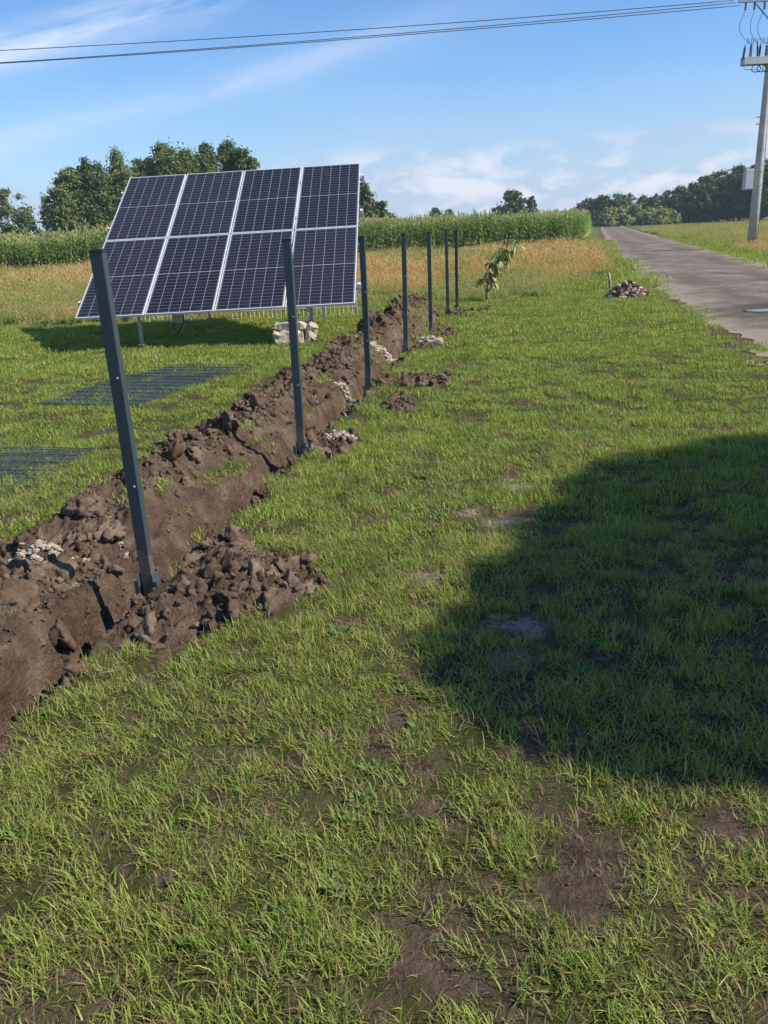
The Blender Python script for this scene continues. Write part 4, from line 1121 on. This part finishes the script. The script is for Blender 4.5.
spill(348, 371, 0.20, 0.10, 0.05, -0.8, 80, 'pale concrete lumps on the spoil left of the third post', 6, 0.16, 0.045)
spill(126, 565, 0.10, 0.018, 0.0, -1.1, 30, 'narrow pale crust on the trench wall left of the nearest post', 7, -0.08, 0.013)

# ------------------------------------------------------------------ clods
def build_clods():
    ms = []
    for i in range(7):
        mb = MB(); mb.rock((0, 0, 0), 1.0, 0.72, i*3+1, 3, 0.75)
        me = bpy.data.meshes.new('clod_%d' % i); me.from_pydata(mb.v, [], mb.f); me.materials.append(M_clod); me.polygons.foreach_set('use_smooth', [True]*len(me.polygons)); ms.append(me)
    n = 95000; s = rng.uniform(-3.0, 14.6, n); t = rng.uniform(-1.9, 1.0, n)
    x = P0[0]+s*DR[0]+t*NR[0]; y = P0[1]+s*DR[1]+t*NR[1]
    m = soilmask(x, y); dens = 0.35*(0.2+1.6*fbm(x*2.5, y*2.5, 111, 3))
    intr = (t > -0.50) & (t < 0.06) & (s > 0.25) | (t > -0.25) & (t < 0.06)
    k = (m > 0.5) & (rng.random(n) < dens*np.where(intr, 0.24, 1.1)) & infrust(x, y, 0.8)
    # thin the small ones with distance
    k &= rng.random(n) < np.clip(5.0/np.maximum(y, 1), 0.25, 1)
    x, y = x[k], y[k]; n = len(x); r = 0.006+0.044*rng.random(n)**7 + 0.008*rng.random(n)*(y/8)
    big = rng.random(n) < 0.010*(t[k] < 0.1); r = np.where(big, rng.uniform(0.04, 0.085, n), r)
    z = height(x, y)+r*0.25
    xb, yb = sample(0.7, 5.0, 260); kb = (bald(xb, yb) > 0.5) & (soilmask(xb, yb) < 0.3); xb, yb = xb[kb], yb[kb]; rb = 0.0015+0.006*rng.random(len(xb))**3
    x = np.concatenate([x, xb]); y = np.concatenate([y, yb]); r = np.concatenate([r, rb]); z = np.concatenate([z, height(xb, yb)+rb*0.4]); n = len(x)
    print('clods', n)
    R = rng.random((n, 3))*6.28
    scatter('soil_clods', np.stack([x, y, z], 1), R, np.stack([r*rng.uniform(.7, 1.3, n), r, r*rng.uniform(.6, 1, n)], 1), rng.integers(0, 7, n), ms,
            'loose crumbs and clods of brown soil on the spoil heap', 'soil')
build_clods()
for i, (u, v, r, z, lab) in enumerate((
        (163, 447, 0.12, 0.10, 'large dark soil clod lying at the edge of the lawn left of the heap'),
        (188, 442, 0.085, 0.12, 'smaller dark clod right beside the large one at the lawn edge'),
        (85, 520, 0.10, 0.08, 'big soil clod at the left foot of the heap behind the nearest post'),
        (112, 528, 0.09, 0.10, 'soil clod sitting between the nearest post and the heap foot clod'),
        (216, 601, 0.045, 0.10, 'dark round clod on the small soil pile right of the nearest post'),
        (170, 545, 0.06, 0.12, 'clod on the near slope of the heap just behind the nearest post'),
        (240, 400, 0.09, 0.20, 'dark clod on the crest of the heap before the second post'))):
    p = gp(u, v, z); mb = MB(); zz = zat(p[0], p[1])
    mb.rock((0, 0, 0), r*0.8, 0.72, 40+i, 4, 0.62)
    o = mb.build('soil_clod', M_clod, None, True, loc=(p[0], p[1], zz+r*0.35)); tag(o, lab, 'soil clod', 'large soil clods')

# ------------------------------------------------------------------ rubble piles
def rubble(x0, y0, L, Hh, n, label, seed, size):
    g = random.Random(seed); root = empty('rubble_pile', (x0, y0, 0)); tag(root, label, 'rubble')
    cols = (('pale_rubble', simple('rubble_pale', (0.40, 0.33, 0.27), 0.9, var=0.15)), ('brown_rubble', simple('rubble_brown', (0.16, 0.09, 0.06), 0.9, var=0.25)))
    mbs = [MB(), MB()]
    core = MB()
    for k in range(n):
        a = g.random()*6.283; r = math.sqrt(g.random()); h = Hh*(1-r**1.6)*g.uniform(0.45, 1)
        c = Vector((r*math.cos(a)*L, r*math.sin(a)*L*0.8, h+zat(x0, y0))); s_ = size*g.uniform(0.4, 1.2)
        i = 0 if g.random() < 0.5 else 1
        if g.random() < 0.55: mbs[i].rock(c, s_, 0.8, seed*50+k, 1, 0.5)
        else:
            R = Matrix.Rotation(g.random()*6, 3, 'Z') @ Matrix.Rotation(g.random()*3, 3, 'X'); mbs[i].box(c, (s_*2.1, s_*1.2, s_*0.7), R)
    for (nm, m), mb in zip(cols, mbs): tag(mb.build(nm, m, root), kind='stuff')
p = gp(627, 297); rubble(p[0], p[1], 0.46, 0.36, 260, 'small heap of brown and white rubble on the grass near the road', 3, 0.055)
p = gp(764, 364); rubble(p[0], p[1], 0.24, 0.03, 50, 'flat scatter of pale stones by the road at the right edge', 4, 0.022)
st0 = gp(613, 292); mb = MB(); mb.tube([(0, 0, -0.1), (0.01, 0, 0.2), (-0.03, 0, 0.42)], [0.04, 0.035, 0.025], 7); mb.tube([(-0.02, 0, 0.36), (-0.2, 0.02, 0.42)], [0.012, 0.008], 5)
tag(mb.build('wooden_stake', M_straw, None, True, loc=(st0[0], st0[1]+0.3, 0)), 'short pale stake with a twig behind the rubble heap', 'stake')

# ------------------------------------------------------------------ wilting plant at the lawn edge
def wilted():
    b = gp(486, 302); D = b[1]; root = empty('sunflower_plant', (b[0], b[1], 0)); tag(root, 'leaning drooping leafy plant with yellowing leaves at the lawn edge', 'plant')
    mb = MB(); path = [Vector((0, 0, -0.05)), Vector((0.03, 0, 0.35)), Vector((0.15, 0, 0.72)), Vector((0.36, 0, 1.02)), Vector((0.60, 0, 1.16))]
    mb.tube(path, [0.022, 0.020, 0.017, 0.013, 0.008], 7); mb.build('stem', M_weed_stem, root, True)
    g = random.Random(4)
    for k in range(98):
        f = 0.22+0.78*k/97; i = min(3, int(f*4)); p = path[i].lerp(path[i+1], f*4-i)
        az = g.random()*6.283; out = Vector((math.cos(az), math.sin(az)*0.8, 0)); L = g.uniform(0.12, 0.23)*(0.8+0.4*math.sin(f*3))
        old = (f < 0.5 and g.random() < 0.65) or (f > 0.85 and g.random() < 0.4)
        a = p+out*g.uniform(0.06, 0.2)+Vector((0, 0, g.uniform(-0.04, 0.06))); th = g.uniform(0.2, 1.5)
        side = Vector((-math.sin(az), math.cos(az), 0)); vs = []; fs = []; q = a.copy()
        for j, w in enumerate((0.008, 0.042, 0.056, 0.04, 0.005)):
            cup = Vector((0, 0, 0.025))
            vs += [q-side*w+cup, q.copy(), q+side*w+cup]
            q = q+(out*math.cos(th)*0.8+Vector((0, 0, -math.sin(th))))*L/4; th += 0.22
        for j in range(4):
            o_ = 3*j; fs += [(o_, o_+1, o_+4, o_+3), (o_+1, o_+2, o_+5, o_+4)]
        lm = MB(); lm.add(vs, fs); lm.tube([p, a], 0.005, 4)
        lm.build('leaf', M_leaf_old if old else M_leaf_green, root, True)
def twoside(name, col, col2):
    m, t, b = mat(name); tc = t.new('ShaderNodeTexCoord'); c = t.mix(t.noise(tc.outputs['Object'], 9, 4), col, col2)
    t.link(c, b.inputs['Base Color']); b.inputs['Roughness'].default_value = 0.6
    tr = t.new('ShaderNodeBsdfTranslucent'); t.link(c, tr.inputs[0]); ms = t.new('ShaderNodeMixShader'); ms.inputs[0].default_value = 0.3
    t.link(b.outputs[0], ms.inputs[1]); t.link(tr.outputs[0], ms.inputs[2]); t.link(ms.outputs[0], t.n['Material Output'].inputs[0]); return m
M_leaf_green = twoside('leaf_green', (0.26, 0.31, 0.08), (0.50, 0.50, 0.20)); M_leaf_old = twoside('leaf_yellowed', (0.30, 0.24, 0.08), (0.50, 0.40, 0.17)); M_weed_stem = simple('plant_stem', (0.22, 0.24, 0.10), 0.7)
wilted()

# ------------------------------------------------------------------ utility pole and wires
PY = 42.0
def build_pole():
    b = atY(751.5, 247, PY); tt = atY(769.0, 60, PY)
    x0 = b[0]; root = empty('utility_pole', (x0, PY, 0)); tag(root, 'tall round concrete utility pole with insulators at the right edge beyond the road', 'utility pole')
    mb = MB(); mb.tube([(0, 0, -0.3), (0, 0, 3), (0, 0, 7), (0, 0, 10.9)], [0.235, 0.205, 0.165, 0.125], 20); mb.build('shaft', M_conc, root, True)
    # lower deck: a pair of channel beams carrying surge arresters
    zc = atY(752, 60, PY)[2]-0.05
    d = MB()
    for yy in (-0.2, 0.2): d.box((0, yy, zc), (2.5, 0.07, 0.32))
    for xx in (-1.22, -0.6, 0.6, 1.22): d.box((xx, 0, zc-0.02), (0.06, 0.33, 0.18))
    d.build('crossarm', M_box, root, bevel=0.01)
    g = random.Random(2)
    for k in range(14):
        x = -1.18+k*0.18; tl = g.uniform(-0.10, 0.10)
        i = MB(); prof = []
        for j in range(7): prof += [(0.04, j*0.07), (0.07, j*0.07+0.015), (0.04, j*0.07+0.035)]
        i.lathe((0, 0, 0), prof+[(0.02, 0.55), (0.02, 0.60)], 10)
        o = i.build('insulator', M_ins, root, True, loc=(x, -0.18 if k % 2 else 0.12, zc+0.12)); o.rotation_euler = (0, tl, 0)
        lo = MB(); lo.tube([Vector((x+tl*0.6, -0.1, zc+0.70)), Vector((x+0.04, -0.1, zc+0.92)), Vector((x+0.15, 0, zc+0.88)), Vector((x+0.19, 0, zc+0.66))], 0.012, 5); lo.build('jumper_wire', M_wire, root, True)
    for k in range(4):
        lo = MB(); x = -0.62+k*0.25; pts = [Vector((x+0.2*math.cos(a), -0.1+0.08*math.sin(a*2), zc-0.30+0.17*math.sin(a))) for a in np.linspace(0, 6.283, 13)]
        lo.tube(pts, 0.02, 6, False); lo.build('cable_loop', M_wire, root, True)
    h = MB(); h.tube([(-1.2, 0, zc-0.14), (-1.1, 0, zc-0.33), (-0.5, 0, zc-0.36)], 0.012, 5); h.build('hanging_wire', M_wire, root, True)
    # upper crossarm
    zt = atY(752, 2, PY)[2]+0.06
    u = MB(); u.box((0, 0, zt), (3.3, 0.12, 0.14)); u.bar((-0.9, 0.07, zt-0.05), (0, 0.14, zt-0.9), 0.05, 0.05); u.bar((0.9, 0.07, zt-0.05), (0, 0.14, zt-0.9), 0.05, 0.05); u.build('crossarm', M_galv, root, bevel=0.01)
    for k, x in enumerate((-1.35, -0.95, -0.50, 0.5, 0.95, 1.35)):
        i = MB(); prof = []
        for j in range(4): prof += [(0.03, -j*0.08), (0.07, -j*0.08-0.02), (0.03, -j*0.08-0.045)]
        i.lathe((0, 0, 0), prof[::-1], 10); i.build('insulator', M_ins, root, True, loc=(x, -0.09, zt-0.10))
        if x < 0.9:
            xe = -1.0+k*0.32
            w = MB(); bow = (-0.45, -0.30, -0.35, 0.3, 0.3, 0.2)[k]; pts = []
            for f in np.linspace(0, 1, 10):
                pts.append(Vector(((x)*(1-f)+xe*f+bow*math.sin(math.pi*f)*(0.6+0.5*f), -0.1, (zt-0.4)*(1-f)+(zc+0.7)*f)))
            w.tube(pts, 0.012, 5); w.build('jumper_wire', M_wire, root, True)
    pi = MB(); pi.lathe((-1.30, 0, zt+0.07), [(0.05, 0), (0.08, 0.04), (0.05, 0.09), (0.07, 0.13), (0.03, 0.2)], 10); pi.build('insulator', M_box, root, True)
    # cabinet on the pole
    c1 = atY(747.5, 179.5, PY); cb = MB(); cb.box((c1[0]-x0-0.02, -0.10, c1[2]), (0.40, 0.30, 0.92)); c_ = cb.build('cabinet', M_box, root, bevel=0.015)
    ds = MB(); ds.box((c1[0]-x0-0.02, -0.255, c1[2]), (0.34, 0.012, 0.84)); ds.build('door', M_box, c_, bevel=0.004)
    bd = MB()
    for z in (c1[2]+0.3, c1[2]-0.3): bd.lathe((0, 0, z), [(0.215, 0), (0.215, 0.05)], 16); bd.box((-0.17, 0, z+0.025), (0.18, 0.06, 0.04))
    bd.build('strap', M_galv, root)
    ld = MB()
    for z in (c1[2]+2.7, c1[2]+2.4): ld.box((-0.25, 0, z), (0.22, 0.05, 0.04))
    ld.build('step_bolt', M_galv, root)
    pp = MB(); pp.tube([(0.19, -0.12, -0.1), (0.17, -0.11, 4), (0.13, -0.1, 7.8)], 0.03, 6); pp.build('cable_pipe', M_galv, root, True)
    return x0, zt
X0P, ZT = build_pole()
def wires():
    specs = [((0, 50), (200, 40.5), (568, 13), (733, 1), 'uppermost of the three thin overhead wires crossing the sky'),
             ((0, 62), (200, 50.5), (568, 17), (736, 3.5), 'middle wire of the three overhead wires, close above the lowest'),
             ((0, 63), (200, 51.2), (568, 20), (740, 6), 'lowest of the three overhead wires crossing the sky')]
    for k, (a, b, c, d, lab) in enumerate(specs):
        yy = (PY-0.25, PY, PY+0.25)[k]
        pts = np.array([atY(*q, yy) for q in (a, b, c, d)]); co = np.polyfit(pts[:, 0], pts[:, 2], 2)
        xs = np.linspace(pts[0, 0]-22, pts[3, 0], 70)
        mb = MB(); mb.tube([(x, yy, np.polyval(co, x)) for x in xs], 0.016, 6)
        tag(mb.build('overhead_wire', M_wire, None, True), lab, 'overhead wire', 'overhead wires')
wires()
# small litter: dry straws on the lawn in the foreground
def litter():
    g = random.Random(9); mb = MB()
    ms = []
    for i in range(3):
        m_ = MB(); m_.tube([(-0.05, 0, 0), (0, 0.006*(i-1), 0.004), (0.05, 0.004, 0.001)], [0.0016, 0.002, 0.001], 4)
        me = bpy.data.meshes.new('straw_%d' % i); me.from_pydata(m_.v, [], m_.f); me.materials.append(M_straw); ms.append(me)
    x, y = sample(0.8, 6.5, 11); z = height(x, y)+0.015+0.02*rng.random(len(x)); n = len(x)
    s = rng.uniform(0.2, 0.75, n)
    scatter('dry_straw', np.stack([x, y, z], 1), np.stack([rng.normal(0, .3, n), rng.normal(0, .3, n), rng.random(n)*6.28], 1), np.stack([s, s, s], 1), rng.integers(0, 3, n), ms, 'scattered dry straw bits lying between the grass blades', 'straw')
litter()
def haze():
    mb = MB(); mb.box((0, 560, 40), (2400, 1400, 90)); m = bpy.data.materials.new('haze_air'); m.use_nodes = True; nt = m.node_tree; nt.nodes.clear()
    o_ = nt.nodes.new('ShaderNodeOutputMaterial'); v = nt.nodes.new('ShaderNodeVolumePrincipled'); v.inputs['Color'].default_value = (0.80, 0.88, 1.0, 1); v.inputs['Density'].default_value = 0.00030
    nt.links.new(v.outputs[0], o_.inputs['Volume']); o = mb.build('haze', m); tag(o, 'faint summer haze over the far fields', 'haze', kind='stuff')
haze()
SC.cycles.max_bounces = 6; SC.cycles.transparent_max_bounces = 4
